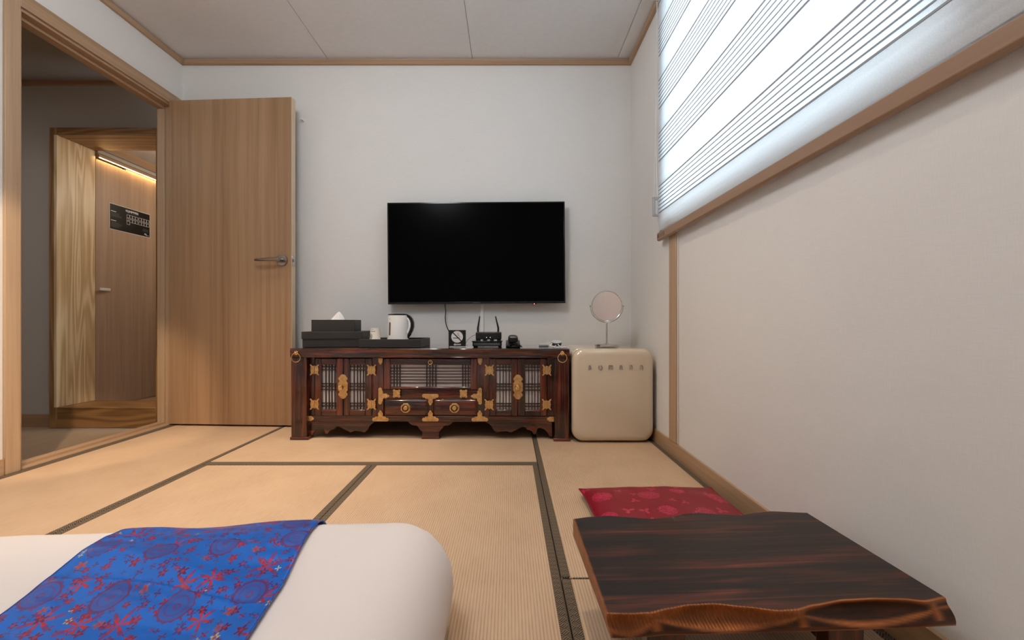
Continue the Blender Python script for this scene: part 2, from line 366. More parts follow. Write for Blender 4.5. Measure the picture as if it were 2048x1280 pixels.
g = G('warm_light_strip'); g.p(Base_Color=(1, .8, .5, 1), Emission_Color=(1.0, .62, .25, 1), Emission_Strength=36.0); M['led'] = g.m
tag(MB().box(EX+.022, EX+.026, YE+.01, 4.55, 1.8505, 1.853).build('light_strip', M['led']), 'warm glowing light strip under the ledge above the entry door', 'light strip')
# black floor plan on the entry door
FXp = EX+.004
def fp(px, py): Y = -FXp*F/(VX-px); return Y, CAMZ-(py-VY)*Y/F
ya, za = fp(218.2, 407.5); yb, zb = fp(299.5, 473.8); yb2, zb2 = fp(299.5, 426.8); _, zc_ = fp(218.2, 460.3)
zt, zbm = (za+zb2)/2, (zb+zc_)/2
sg = tag(empty('floor_plan_sign', (FXp, (ya+yb)/2, (zt+zbm)/2)), 'black emergency floor plan with a white border on the entry door', 'sign')
w, h = yb-ya, zt-zbm
MB().box(0, .002, -w/2, w/2, -h/2, h/2).build('border', M['white_print'], sg)
MB().box(.002, .003, -w/2+.004, w/2-.004, -h/2+.004, h/2-.004).build('panel', M['sign_black'], sg)
R_ = (pi/2, 0, pi/2)
def st(s): return (s-.5)*w
text('title_text', '비상대피약도', .020, M['white_print'], sg, (.0034, st(.53), h*.36), R_, off=.0006)
text('subtitle_text', 'EMERGENCY EVACUATION MAP', .0065, M['grey_print'], sg, (.0034, st(.53), h*.285), R_)
m = MB()
def bar(y0, y1, z0, z1): m.box(.003, .0036, st(y0), st(y1), z0*h, z1*h)
def frame(y0, y1, z0, z1, t=.0022):
    a, b = st(y0), st(y1); c, d = z0*h, z1*h
    m.box(.003, .0036, a, b, c, c+t).box(.003, .0036, a, b, d-t, d).box(.003, .0036, a, a+t, c, d).box(.003, .0036, b-t, b, c, d)
for i in range(8):
    a = .40+i*.069+(.02 if i > 3 else 0); frame(a, a+.070, .10, .23)
    if i: frame(a, a+.070, -.06, .07)
frame(.40, .475, -.16, -.02); frame(.40, .445, -.02, .10)
tag(m.build('plan_lines', M['white_print'], sg), kind='stuff')
m = MB()
for z in (.21, -.14): bar(.03, .15, z-.012, z+.012)
tag(m.build('heading_lines', M['white_print'], sg), kind='stuff')
m = MB()
for z in (.14, .10, .06, .02, -.21, -.25, -.29, -.33, -.37):
    bar(.04, .25+.04*sin(z*40), z-.006, z+.006)
for z in (-.19, -.23, -.27): bar(.80, .95, z-.006, z+.006)
tag(m.build('small_print', M['grey_print'], sg), kind='stuff')
text('logo_text', 'Hu', .017, M['white_print'], sg, (.0034, st(.87), -h*.385), R_, shear=.3, off=.0005)
text('logo_word', 'HOTEL', .009, M['white_print'], sg, (.0034, st(.93), -h*.43), R_)
# added fill lamps, out of view, that brighten the hall and the entry
lamp('hall_fill', 'AREA', (-3.3, 1.3, 2.26), 3.2, (1, .88, .78), shape='DISK', size=.5)
lamp('entry_fill', 'POINT', (-2.2, 3.45, 1.72), 5.5, (1, .86, .70), shadow_soft_size=.08)
# ------------------------------------------------------------------ tatami mats
def tatami(name, axis):
    g = G(name); x, y, z = g.sep(g.obj()); a = x if axis == 'y' else y; b = y if axis == 'y' else x
    rib = g.m_('ABSOLUTE', g.m_('SINE', g.m_('MULTIPLY', a, pi/.0072)))
    rib = g.m_('POWER', rib, .6)
    st_ = g.m_('MULTIPLY', g.m_('SINE', g.m_('MULTIPLY', b, 2*pi/.0045)), .12)
    nz = g.noise(g.map(g.obj(), (1, 1, 1)), 6, 3); fine = g.noise(g.map(g.obj(), (260, 18, 1) if axis == 'y' else (18, 260, 1)), 1, 2)
    f = g.m_('ADD', g.m_('ADD', g.m_('MULTIPLY', rib, .42), g.m_('MULTIPLY', nz, .30)), g.m_('MULTIPLY', fine, .32))
    g.p(Base_Color=g.ramp(f, [(.25, (150, 122, 96)), (.62, (194, 164, 134)), (.95, (208, 182, 154))]), Roughness=.62)
    g.bump(g.m_('ADD', rib, st_), .35, .0012); return g.m
def cloth_border(name):
    """dark tatami edging woven in an interlaced basket pattern"""
    g = G(name); v = g.map(g.obj(), (1, 1, 1), (0, 0, radians(45))); x, y, z = g.sep(v); cell = .0125
    cx = g.m_('FLOOR', g.m_('DIVIDE', x, cell)); cy = g.m_('FLOOR', g.m_('DIVIDE', y, cell))
    par = g.m_('PINGPONG', g.m_('ADD', cx, cy), 1.0)
    s = g.m_('ADD', g.m_('MULTIPLY', x, par), g.m_('MULTIPLY', y, g.m_('SUBTRACT', 1.0, par)))
    ln = g.m_('SINE', g.m_('MULTIPLY', s, 2*pi/(cell/3)))
    f = g.m_('ADD', g.m_('MULTIPLY', ln, .5), .5)
    nz = g.noise(g.obj(), 500, 2)
    f = g.m_('MULTIPLY', f, g.m_('ADD', nz, .4))
    g.p(Base_Color=g.ramp(f, [(.15, (34, 28, 24)), (.62, (120, 103, 82))]), Roughness=.8); g.bump(f, .4, .001); return g.m
M['tatami_y'] = tatami('tatami_rush_lengthwise', 'y'); M['tatami_x'] = tatami('tatami_rush_crosswise', 'x'); M['edging'] = cloth_border('tatami_edging')
BW = .0255
def mat(label, x0, x1, y0, y1, axis, borders, cord=None):
    e = empty('tatami_mat', ((x0+x1)/2, (y0+y1)/2, -.03)); tag(e, label, 'tatami mat', 'tatami mats')
    ox, oy = (x0+x1)/2, (y0+y1)/2; g_ = .0008
    MB().box(x0-ox+g_, x1-ox-g_, y0-oy+g_, y1-oy-g_, 0, .0292).build('rush_surface', M['tatami_'+axis], e, .003)
    for b in borders:
        w = (.048 if x0 == XL and b == 'L' else BW) if b in 'LR' else .042
        q = {'L': (x0, x0+w, y0, y1), 'R': (x1-w, x1, y0, y1), 'F': (x0, x1, y0, y0+w), 'B': (x0, x1, y1-w, y1)}[b[0]]
        MB().box(q[0]-ox+g_, q[1]-ox-g_, q[2]-oy+g_, q[3]-oy-g_, .002, .0304).build('border', M['edging'], e, .0035)
    if cord: MB().tube([(x0-ox+.03, cord-oy, .0285), (x1-ox-.03, cord-oy, .0285)], .0022, 6).build('end_cord', M['edging'], e)
    return e
mat('tatami mat along the doorway wall', XL, -1.3565, -1.4, YB-.012, 'y', 'LR')
mat('tatami mat lying crosswise in front of the far wall under the cabinet', -1.3565, .128, 1.77, YB-.012, 'x', 'F')
mat('tatami mat in the middle of the floor beyond the blue bed runner', -1.3565, -.606, -1.4, 1.77, 'y', 'LR')
mat('tatami mat between the white futon and the low dark table', -.606, .128, -1.4, 1.77, 'y', 'LR')
mat('tatami mat along the window wall under the fridge and red cushion', .128, XR-.01, .990, YB-.012, 'y', 'LR')
mat('tatami mat under the low dark table', .128, XR-.01, -1.4, .986, 'y', 'LR', .986)

# ------------------------------------------------------------------ television cabinet
CX, CY, CR = -.4225, 2.1365, radians(-1.04)
cab = tag(empty('cabinet', (CX, CY, 0), CR), 'dark lacquered low wooden cabinet with brass fittings and lattice doors under the television', 'cabinet')
_c, _s = cos(CR), sin(CR)
def L(px, py, ly):                                    # photo pixel -> cabinet x, z at local depth ly
    k = (px-VX)/F; lx = (k*(ly*_c+CY)+ly*_s-CX)/(_c-k*_s); t = lx*_s+ly*_c+CY
    return lx, CAMZ-(py-VY)*t/F
def rect(x0, y0, x1, y1, ly):
    a, c = L(x0, y1, ly); b, d = L(x1, y0, ly); c2 = L(x1, y1, ly)[1]; d2_ = L(x0, y0, ly)[1]
    return a, b, (c+c2)/2, (d+d2_)/2
_lz, _ = lacquer('lacquer_upright', 'z'); _lx, _ = lacquer('lacquer_across', 'x'); M['lac_z'] = _lz.m; M['lac_x'] = _lx.m
_lt, _ = lacquer('lacquer_cabinet_top', 'x', .06, ((20, 14, 13), (30, 18, 15), (46, 26, 20), (60, 34, 24)), coat=1.0); M['lac_top'] = _lt.m
g = G('aged_brass'); nz = g.noise(g.obj(), 60, 3)
g.p(Base_Color=g.ramp(nz, [(.3, (188, 146, 92)), (.7, (226, 188, 132))]), Metallic=.85, Roughness=.42); M['brass'] = g.m
M['brass_bright'] = plain('bright_brass', (226, 190, 132), .2, 1.0)
g = G('rice_paper'); g.p(Base_Color=g.ramp(g.noise(g.obj(), 5, 2), [(.3, (196, 188, 184)), (.7, (216, 208, 204))]), Roughness=.8, Coat_Weight=.6, Coat_Roughness=.05); M['rice'] = g.m
M['lattice'] = plain('lattice_bars', (40, 26, 22), .4)
TOPZ = .4915; DEP = .405
# top board with carved front edge
a, b, z0, z1 = rect(580, 697, 1139, 715.5, -.012)
mb = MB().box(a, b, .004, DEP, z0, TOPZ); mb.build('top', M['lac_top'], cab, .004)
N = 140
def carve(u, v):
    x = a+(b-a)*u; lens = 0
    for c, w_, ph in ((.20, .16, .7), (.42, .11, .35), (.60, .10, .45), (.80, .13, .5)):
        d = abs(u-c)/w_
        if d < 1: lens = max(lens, (1-d*d)*max(0, 1-abs(v-ph)/.62))
    y = -.012+.011*lens+(.004*(1-v) if v < .2 else 0)+.003*noise.noise((x*9, v*3, 1.7))
    if v > .93: y += .003
    z = z0+(TOPZ-z0)*v
    return (x, y, z)
mb = MB(); mb.grid(carve, N, 12); n = len(mb.v)
# close the moulding against the board
top = [(p[0], .02, p[2]) for p in mb.v[-(N+1):]]; bot = [(p[0], .02, p[2]) for p in mb.v[:N+1]]
base = len(mb.v); mb.v += top+bot
for i in range(N):
    mb.f.append((n-N-1+i, n-N+i, base+i+1, base+i)); mb.f.append((i+1, i, base+N+1+i, base+N+2+i))
mb.uv = None
mb.build('top_moulding', M['lac_x'], cab, smooth=True)
# end posts with feet
for x0, x1, f0, f1 in ((582, 613, 579.5, 616), (1109.5, 1138.5, 1107, 1140.5)):
    a, b, _, _ = rect(x0, 716, x1, 874, 0)
    MB().box(a, b, 0, .045, .012, z0).build('post', M['lac_z'], cab, .004)
    MB().box(a, b, DEP-.045, DEP, .0, z0).build('post', M['lac_z'], cab, .004)
    a2, b2, _, _ = rect(f0, 873, f1, 880, -.006)
    MB().box(a2, b2, -.006, .055, 0, .015).build('foot', M['lac_x'], cab, .003)
    MB().box(a+.005, b-.005, .04, DEP-.04, .10, z0).build('side_panel', M['lac_z'], cab)
# carcass: back, bottom, face frame behind the doors
xa, xb, _, _ = rect(613, 716, 1109.5, 843, .03)
zb_ = L(861, 843, .03)[1]
MB().box(xa, xb, .03, DEP-.005, zb_, zb_+.02).build('bottom_board', M['lac_x'], cab)
MB().box(xa, xb, DEP-.012, DEP-.002, zb_, z0).build('back_board', M['lac_x'], cab)
FY = .030
def frame_piece(x0, y0, x1, y1, matn, name='rail', y=FY, t=.03, bev=.0015):
    a, b, c, d = rect(x0, y0, x1, y1, y); return MB().box(a, b, y, y+t, c, d).build(name, M[matn], cab, bev)
frame_piece(613, 832, 1109.5, 843.5, 'lac_x', 'bottom_rail', .024)
for x0, x1 in ((613, 629), (743, 767), (954, 979), (1094, 1109.5)): frame_piece(x0, 715, x1, 832, 'lac_z', 'stile')
frame_piece(767, 779, 954, 798, 'lac_x', 'rail'); frame_piece(855, 798, 867, 832, 'lac_z', 'stile')
# lattice doors
def lattice_panel(x0, y0, x1, y1, w0, v0, w1, v1, vbars, hbars, name, upright):
    """a framed panel with a rice-paper light behind thin bars (all in photo pixels)"""
    y = .020; a, b, c, d = rect(x0, y0, x1, y1, y); p, q, r, s_ = rect(w0, v0, w1, v1, y+.008)
    root = MB().box(a, b, y+.020, y+.022, c, d).build(name, M['lac_z'], cab)
    for nm, bx, mt in (('stile', (a, p, c, d), 'lac_z'), ('stile', (q, b, c, d), 'lac_z'), ('rail', (p, q, c, r), 'lac_x'), ('rail', (p, q, s_, d), 'lac_x')):
        MB().box(bx[0]+.0004, bx[1]-.0004, y, y+.020, bx[2]+.0004, bx[3]-.0004).build(nm, M[mt], root, .003)
    t = .0055                                         # inner moulding
    for nm, bx in (('bead', (p-.003, p+.002, r-.003, s_+.003)), ('bead', (q-.002, q+.003, r-.003, s_+.003)), ('bead', (p+.002, q-.002, r-.003, r+.002)), ('bead', (p+.002, q-.002, s_-.002, s_+.003))):
        MB().box(bx[0], bx[1], y+.001, y+.02, bx[2], bx[3]).build(nm, M['lac_x'], root, .0018)
    MB().box(p, q, y+.017, y+.020, r, s_).build('paper_light', M['rice'], root)
    for f in vbars:
        x = p+(q-p)*f; MB().box(x-.0022, x+.0022, y+.009, y+.017, r, s_).build('lattice_bar', M['lattice'], root)
    for f in hbars:
        z = s_-(s_-r)*f; MB().box(p, q, y+.0105, y+.0172, z-.0022, z+.0022).build('lattice_bar', M['lattice'], root)
    return root
VB = [(392-345)/190, (432-345)/190, (467-345)/190, (505-345)/190]
HB = [(280-245)/575, (318-245)/575, (493-245)/575, (528-245)/575, (568-245)/575, (740-245)/575, (776-245)/575]
dl_ = [lattice_panel(629, 716.5, 686, 831.5, 643.6, 728.3, 674, 819, VB, HB, 'lattice_door', 'z'),
       lattice_panel(686.6, 716.5, 743, 831.5, 700, 728.6, 731.3, 819.3, VB, HB, 'lattice_door', 'z'),
       lattice_panel(979, 717, 1035, 832, 992, 729, 1023, 819.7, VB, HB, 'lattice_door', 'z'),
       lattice_panel(1035.6, 717, 1094, 832, 1049.8, 729, 1080.5, 820, VB, HB, 'lattice_door', 'z')]
HV = [(v-262)/1030 for v in (305, 343, 380, 725, 765, 800, 840, 1185, 1220, 1257)]
HH = [(v-250)/288 for v in (297, 335, 372, 410, 448, 487)]
drop = lattice_panel(767, 717, 954, 779, 781, 729, 942, 774, HV, HH, 'drop_front', 'x')
# drawers
for x0, x1, cx in ((768, 855, 811.2), (867, 954, 909)):
    a, b, c, d = rect(x0, 798.5, x1, 831.8, .018)
    dr = MB().box(a+.001, b-.001, .022, .055, c+.001, d-.001).build('drawer', M['lac_x'], cab, .002)
    MB().rings((b-a)/2-.010, (d-c)/2-.008, .002, [(-.004, .023), (0, .0175), (.002, .0165)], lambda p, q, l: ((a+b)/2+p, l, (c+d)/2+q), 2).build('drawer_panel', M['lac_x'], dr, .001)
    px_, pz_ = L(cx, 816, .0165)
    pts = [(px_+.028*cos(pi/8+k*pi/4)*(1 if j == 0 else .9), pz_+.028*sin(pi/8+k*pi/4)*(1 if j == 0 else .9)) for k in range(8) for j in (0,)]
    pl = MB().prism(pts, .0145, .0166).build('pull_plate', M['brass'], dr, .0008)
    MB().tube([(px_+.0205*cos(k*pi/12), .0115, pz_-.001+.0205*sin(k*pi/12)) for k in range(24)], .0026, 8, True).build('pull_ring', M['brass_bright'], dr, smooth=True)
    MB().lathe([(.0125, .0145), (.0125, .011), (.0105, .0085), (.004, .0075)], 20, (px_, 0, pz_), 'y').build('pull_boss', M['brass'], dr, smooth=True)
    MB().lathe([(.0185, .0146), (.0185, .0140)], 24, (px_, 0, pz_), 'y').build('pull_shade', M['lattice'], dr)  # dark disc painted in as the shadow ring round the boss
# scalloped aprons and centre foot
AP = [(617.8, 840), (617.8, 872), (623.6, 872), (628, 863.4), (633.7, 858), (641.5, 855), (647, 856.4), (649, 862), (650.4, 867.3), (654.8, 868), (658.7, 862), (663.4, 859.5), (668, 858.7), (671, 854.5), (677.5, 852.8), (690, 859.5), (701, 865), (708.7, 861.5), (718, 862.5), (729, 864.7), (735.3, 859.5), (738.4, 852.5), (743, 847.8), (749.4, 844), (752, 840)]
m = MB(); m.prism([L(x, y, .03) for x, y in AP], .030, .048); m.build('apron', M['lac_x'], cab, .0015)
m = MB(); m.prism([L(1722-x, y+.8, .03) for x, y in AP][::-1], .030, .048); m.build('apron', M['lac_x'], cab, .0015)
CFt = [(810, 840), (816.6, 844.5), (819.7, 848), (825, 851), (833.75, 851.7), (840, 860), (844, 863.4), (845, 869.7), (842.3, 878.8)]
pts = [L(x, y, .026) for x, y in CFt]+[L(1722-x, y, .026) for x, y in CFt[::-1]]
zf = min(p[1] for p in pts); pts = [(x, z-zf if z < .02 else z) for x, z in pts]
MB().prism(pts, .026, .060).build('centre_foot', M['lac_x'], cab, .002)
# brass fittings
def studs(mb, pts, y, r=.0021):
    for x, z in pts: mb.ball((x, y, z), r)
def plate(name, outline, cx, cy, hw, hh, y=.0185, stud=(), rot=0, parent=None):
    """brass plate: outline in half-width units, centre and half-size in photo pixels"""
    x, z = L(cx, cy, y); sx = hw/F*(CY); sz = hh/F*(CY); cr, sr = cos(rot), sin(rot)
    tr = lambda p: (x+(p[0]*cr-p[1]*sr)*(sx if not rot else sx), z+(p[0]*sr+p[1]*cr)*(sz))
    if rot: tr = lambda p: (x+(p[0]*cr*sx-p[1]*sr*sz), z+(p[0]*sr*sx+p[1]*cr*sz))
    o = MB().prism([tr(p) for p in outline], y-.0016, y).build(name, M['brass'], parent or cab, .0006)
    if stud:
        m = MB(); studs(m, [tr(p) for p in stud], y-.0016); m.build('studs', M['brass_bright'], o, smooth=True)
    return o
def mirror(h): return h+[(-x, y) for x, y in h[::-1] if abs(x) > 1e-6]
wing = [(.06, -.80), (.16, -.70), (.34, -.66), (.52, -.76), (.80, -1.0), (1.0, -.98), (.98, -.82), (.80, -.62), (.74, -.48), (.88, -.36), (.80, -.18), (.96, 0), (.80, .18), (.88, .36), (.74, .48), (.80, .62), (.98, .82), (1.0, .98), (.80, 1.0), (.52, .76), (.34, .66), (.16, .70), (.06, .80)]
for cx, cy in ((629, 739.7), (629, 808.3), (743, 740.2), (743, 808.7), (978.7, 740.5), (978.3, 809.3), (1093.7, 740.5), (1093.2, 809.2)):
    hg = MB(); x, z = L(cx, cy, .0185); sx, sz = 9.4/F*CY, 11.3/F*CY
    hg.prism([(x+p*sx, z+q*sz) for p, q in wing], .0169, .0185); hg.prism([(x-p*sx, z+q*sz) for p, q in wing[::-1]], .0169, .0185)
    ho = hg.build('butterfly_hinge', M['brass'], cab, .0005)
    MB().tube([(x, .0168, z-sz*.8), (x, .0168, z+sz*.8)], .0024, 8).build('hinge_pin', M['brass_bright'], ho, smooth=True)
    m = MB(); studs(m, [(x+p*sx*s, z+q*sz) for s in (-1, 1) for p, q in ((.9, .9), (.9, -.9), (.35, .5), (.35, -.5), (.72, 0))], .0169, .0018); m.build('studs', M['brass_bright'], ho, smooth=True)
    m = MB()
    for s in (-1, 1):
        for p, q in ((.5, .28), (.5, -.28)): m.lathe([(.0016, .0166), (.0016, .0172)], 6, (x+p*sx*s, 0, z+q*sz), 'y')
    m.build('pierced_holes', M['lattice'], ho)
lock = mirror([(0, -1), (.3, -.97), (.58, -.88), (.72, -.78), (.95, -.72), (1.0, -.6), (.82, -.52), (.70, -.46), (.82, -.38), (1, -.3), (1, .3), (.82, .38), (.70, .46), (.82, .52), (1.0, .6), (.95, .72), (.72, .78), (.58, .88), (.3, .97), (0, 1)])
for cx, cy, kx in ((686, 773, 684.6), (1036, 774, 1035)):
    po = plate('lock_plate', lock, cx, cy, 9.6, 25, .0185, [(x, y) for y in (-.84, -.64, .64, .84) for x in (-.45, .45)])
    x, z = L(kx, cy+.5, .0165)
    MB().lathe([(.0075, .0172), (.0062, .011), (.0062, .006), (.0125, .002), (.0150, -.005), (.0125, -.011), (.0055, -.0145), (.0005, -.015)], 20, (x, 0, z), 'y').build('knob', M['brass_bright'], po, smooth=True)
T = mirror([(0, 0), (.86, 0), (1.0, .10), (.98, .22), (.86, .33), (.72, .30), (.62, .40), (.34, .42), (.25, .52), (.30, .62), (.28, .74), (.16, .82), (.14, .92), (0, 1)])
T = [(x, y*2-1) for x, y in T]
ts = [(-.7, -.72), (0, -.55), (.7, -.72), (0, .45)]
for cx in (761, 860.8, 959.6): plate('corner_plate', T, cx, 831.4, 17, 11.3, .0225, ts)
plate('corner_plate', T, 860.8, 799.5, 17, 11.6, .0275, ts, pi)
plate('corner_plate', T, 768.0, 792, 17, 11.4, .0275, ts, -pi/2)
plate('corner_plate', T, 952.5, 792.4, 17, 11.4, .0275, ts, pi/2)
shield = mirror([(0, -1), (.5, -.78), (.55, -.45), (.95, -.25), (.85, .1), (1, .2), (1, 1)])
plate('shield_plate', shield, 761, 723, 4.4, 6.4, .0275, [(0, -.5)]); plate('shield_plate', shield, 960, 723.4, 4.4, 6.6, .0275, [(0, -.5)])
four = [(1, .0), (.78, .2), (.88, .45), (1, .72), (.8, 1), (.5, .98), (.3, .82), (0, .86)]
four = four+[(-x, y) for x, y in four[-2::-1]]; four = four+[(x, -y) for x, y in four[-2:0:-1]]
for cx, cy in ((793.3, 787), (927, 787.5)): plate('hinge_plate', four, cx, cy, 8, 8.2, .0185, [(x, y) for x in (-.7, .7) for y in (-.7, .7)])
side = [(-1, -1), (.3, -1), (.45, -.62), (.7, -.66), (1, 0), (.7, .66), (.45, .62), (.3, 1), (-1, 1)]
plate('end_plate', side, 621, 837, 7.4, 5, .0225, [(-.4, 0), (.5, 0)]); plate('end_plate', [(-x, y) for x, y in side[::-1]], 1100.7, 838.3, 7.4, 5, .0225, [(.4, 0), (-.5, 0)])
def ring_pull(cx, cy, r, fy, y, flower):
    x, z = L(cx, cy, y); o = MB().tube([(x+r*cos(k*pi/14), y-.004, z+r*sin(k*pi/14)) for k in range(28)], .0024, 8, True).build('ring_pull', M['brass_bright'], cab, smooth=True)
    m = MB(); x, z = L(cx, fy, y)
    if flower:
        for k in range(7): m.ball((x+.0085*cos(k*2*pi/7+pi/2), y-.002, z+.0085*sin(k*2*pi/7+pi/2)), .0042)
        m.ball((x, y-.005, z), .006)
    else:
        m.ball((x, y-.003, z+.002), .0042); m.lathe([(.0028, y-.004), (.0028, y)], 8, (x, 0, z+.010), 'y')
    m.build('rosette', M['brass_bright'], o, smooth=True)
ring_pull(592.5, 715.3, .0235, 706, -.014, True); ring_pull(1124.5, 715.8, .0235, 706.5, -.014, True); ring_pull(861, 724.6, .0105, 724, .018, False)
# ------------------------------------------------------------------ television on the far wall
TY = 2.495
x0, z1 = U(775.5, 404.5, TY); x1, z0 = U(1130, 607.5, TY); tw, th = x1-x0, z1-z0
tv = tag(empty('television', ((x0+x1)/2, TY, (z0+z1)/2)), 'black flat screen television on the far wall above the dark cabinet', 'television')
tv.rotation_euler = (0, radians(-.42), 0)
MB().box(-tw/2, tw/2, 0, .012, -th/2, th/2).build('bezel', M['black_gloss'], tv, .002)
m = MB()
for a in ((-tw/2, tw/2, th/2-.008, th/2), (-tw/2, tw/2, -th/2, -th/2+.013), (-tw/2, -tw/2+.008, -th/2+.013, th/2-.008), (tw/2-.008, tw/2, -th/2+.013, th/2-.008)): m.box(a[0], a[1], -.004, 0, a[2], a[3])
m.build('front_frame', M['black_gloss'], tv, .001)
g = G('dark_screen'); g.p(Base_Color=(.0012, .0012, .0013, 1), Roughness=.2, Specular_IOR_Level=.04); M['screen'] = g.m
MB().box(-tw/2+.008, tw/2-.008, -.0015, 0, -th/2+.013, th/2-.008).build('screen', M['screen'], tv)
MB().rings(tw/2-.02, th/2-.02, .02, [(0, .012), (.01, .03), (.06, .045)], lambda a, b, l: (a, l, b), 3).build('back_cover', M['black_plastic'], tv)
MB().box(-.2, .2, .045, YB-TY-.001, -.15, .15).build('wall_bracket', M['black_metal'], tv)
text('maker_mark', 'SAMSUNG', .010, M['grey_print'], tv, (0, -.0046, -th/2+.0065), (pi/2, 0, 0), .0003)
g = G('red_standby_light'); g.p(Base_Color=(.8, .05, .05, 1), Emission_Color=(1, .12, .10, 1), Emission_Strength=6); M['red_led'] = g.m
o = MB().box(.35, .372, .0, .01, -th/2-.006, -th/2).build('sensor', M['black_gloss'], tv, .001); MB().box(.357, .361, -.001, .001, -th/2-.005, -th/2-.001).build('standby_light', M['red_led'], o)
# power cable falling from the television
pts = [U(px, py, 2.535) for px, py in ((890, 600), (890.5, 612), (891.5, 622), (890.5, 634), (891, 643), (893, 652), (897, 661), (903, 671), (909, 681), (914, 689.5))]
ys = [2.53]*8+[2.50, 2.46]
pts = [(p[0]*y/2.535, y, CAMZ+(p[1]-CAMZ)*y/2.535) for p, y in zip(pts, ys)]; pts[-1] = (pts[-1][0], 2.46, TOPZ+.0035)
tag(MB().tube(pts, .003, 8).build('power_cable', M['black_plastic'], smooth=True), 'thin black cable hanging from the television behind the no-smoking sign', 'cable')

# ------------------------------------------------------------------ things on the cabinet
g = G('black_leatherette'); v = g.n('TexVoronoi', {'Vector': g.obj(), 'Scale': 520.0}).outputs[0]
g.p(Base_Color=lin((40, 37, 35)), Roughness=.52); g.bump(v, .25, .0006); M['leather'] = g.m
TZ = TOPZ+.0005
def on_top(name, label, cat, x, y, rz=0, z=TZ, group=None): return tag(empty(name, (x, y, z), rz), label, cat, group)
# lidded box
R8 = radians(7.0)
b = on_top('storage_box', 'wide black lidded box on the left end of the dark cabinet, carrying the tissue box', 'box', -1.150, 2.215, R8)
MB().box(.004, .322, .004, .262, 0, .052).build('body', M['leather'], b, .0015)
MB().box(0, .326, 0, .266, .046, .087).build('lid', M['leather'], b, .0018)
# tissue box on its lid
t = on_top('tissue_box', 'black tissue box with a white tissue sticking out, on top of the lidded box', 'tissue box', -1.1185, 2.262, radians(5.0), TZ+.0875)
m = MB().rings(.1205, .0625, .002, [(0, 0), (0, .066), (.07, .066), (.07, .060)][:2], lambda a, c, l: (.1205+a, .0625+c, l), 1); m.build('box_body', M['leather'], t, .002)
slot = MB(); slot.prism([(.1205+.062*cos(k*pi/12), .0625+.018*sin(k*pi/12)) for k in range(24)], .0660, .0668, 'XY'); slot.build('slot', M['rubber'], t)
def tis(u, v):
    ang = u*2*pi; r = (1-v)**.75; fold = 1+.22*sin(ang*3+.6)+.1*sin(ang*5)
    return (.1205+.012*v+.036*r*cos(ang)*fold, .0625+.012*r*sin(ang)*fold, .062+.052*v+.004*sin(ang*2)*v*(1-v))
MB().grid(tis, 40, 12).build('tissue', M['paper_white'], t, smooth=True)
# tray
ty0, ty1 = 2.195, 2.45; tx0, tx1 = -.824, -.4835
tr = on_top('serving_tray', 'shallow black tray on the cabinet under the kettle and paper cup', 'tray', tx0, ty0); w_, d_ = tx1-tx0, ty1-ty0
MB().box(.003, w_-.003, .003, d_-.003, 0, .006).build('tray_base', M['leather'], tr)
for q in ((0, w_, 0, .006), (0, w_, d_-.006, d_), (0, .006, .006, d_-.006), (w_-.006, w_, .006, d_-.006)): MB().box(*q, 0, .046).build('tray_side', M['leather'], tr, .0015)
# paper cup upside down
cx_, _ = U(750, 670, 2.30)
g = G('paper_cup_print'); g.p(Base_Color=lin((222, 216, 204)), Roughness=.6); M['cup'] = g.m
cu = on_top('paper_cup', 'white printed paper cup standing upside down in the tray left of the kettle', 'cup', cx_, 2.30, 0, TZ+.0065)
MB().lathe([(.0325, 0), (.034, .001), (.0345, .003), (.033, .0055), (.0245, .097), (.0245, .100), (.022, .100), (.0215, .0975), (.002, .0975)], 32).build('cup_body', M['cup'], cu, smooth=True)
def cupt(ang, z, dr=.0004): r = .033-.0085*(z-.0055)/.0915+dr; return (r*sin(ang), -r*cos(ang), z)
m = MB(); m.tube([cupt(-.62+.36*cos(k*pi/10), .052+.0135*sin(k*pi/10), .0003) for k in range(20)], .0013, 6, True); m.build('ring_print', M['sign_black'], cu)
m = MB(); m.tube([cupt(-.62+.16*cos(k*pi/6), .052+.006*sin(k*pi/6), .0001) for k in range(12)], .0011, 5, True); m.tube([cupt(-.62, .044, .0), cupt(-.62, .060, .0)], .001, 5); m.build('emblem_print', M['grey_print'], cu)
m = MB(); m.tube([cupt(-.55+i*.12, .081, 0) for i in range(7)], .0014, 5); m.ball(cupt(.28, .081, 0), .0022); m.tube([cupt(-.45+i*.12, .092, 0) for i in range(5)], .0007, 5); m.build('lettering_print', M['sign_black'], cu)
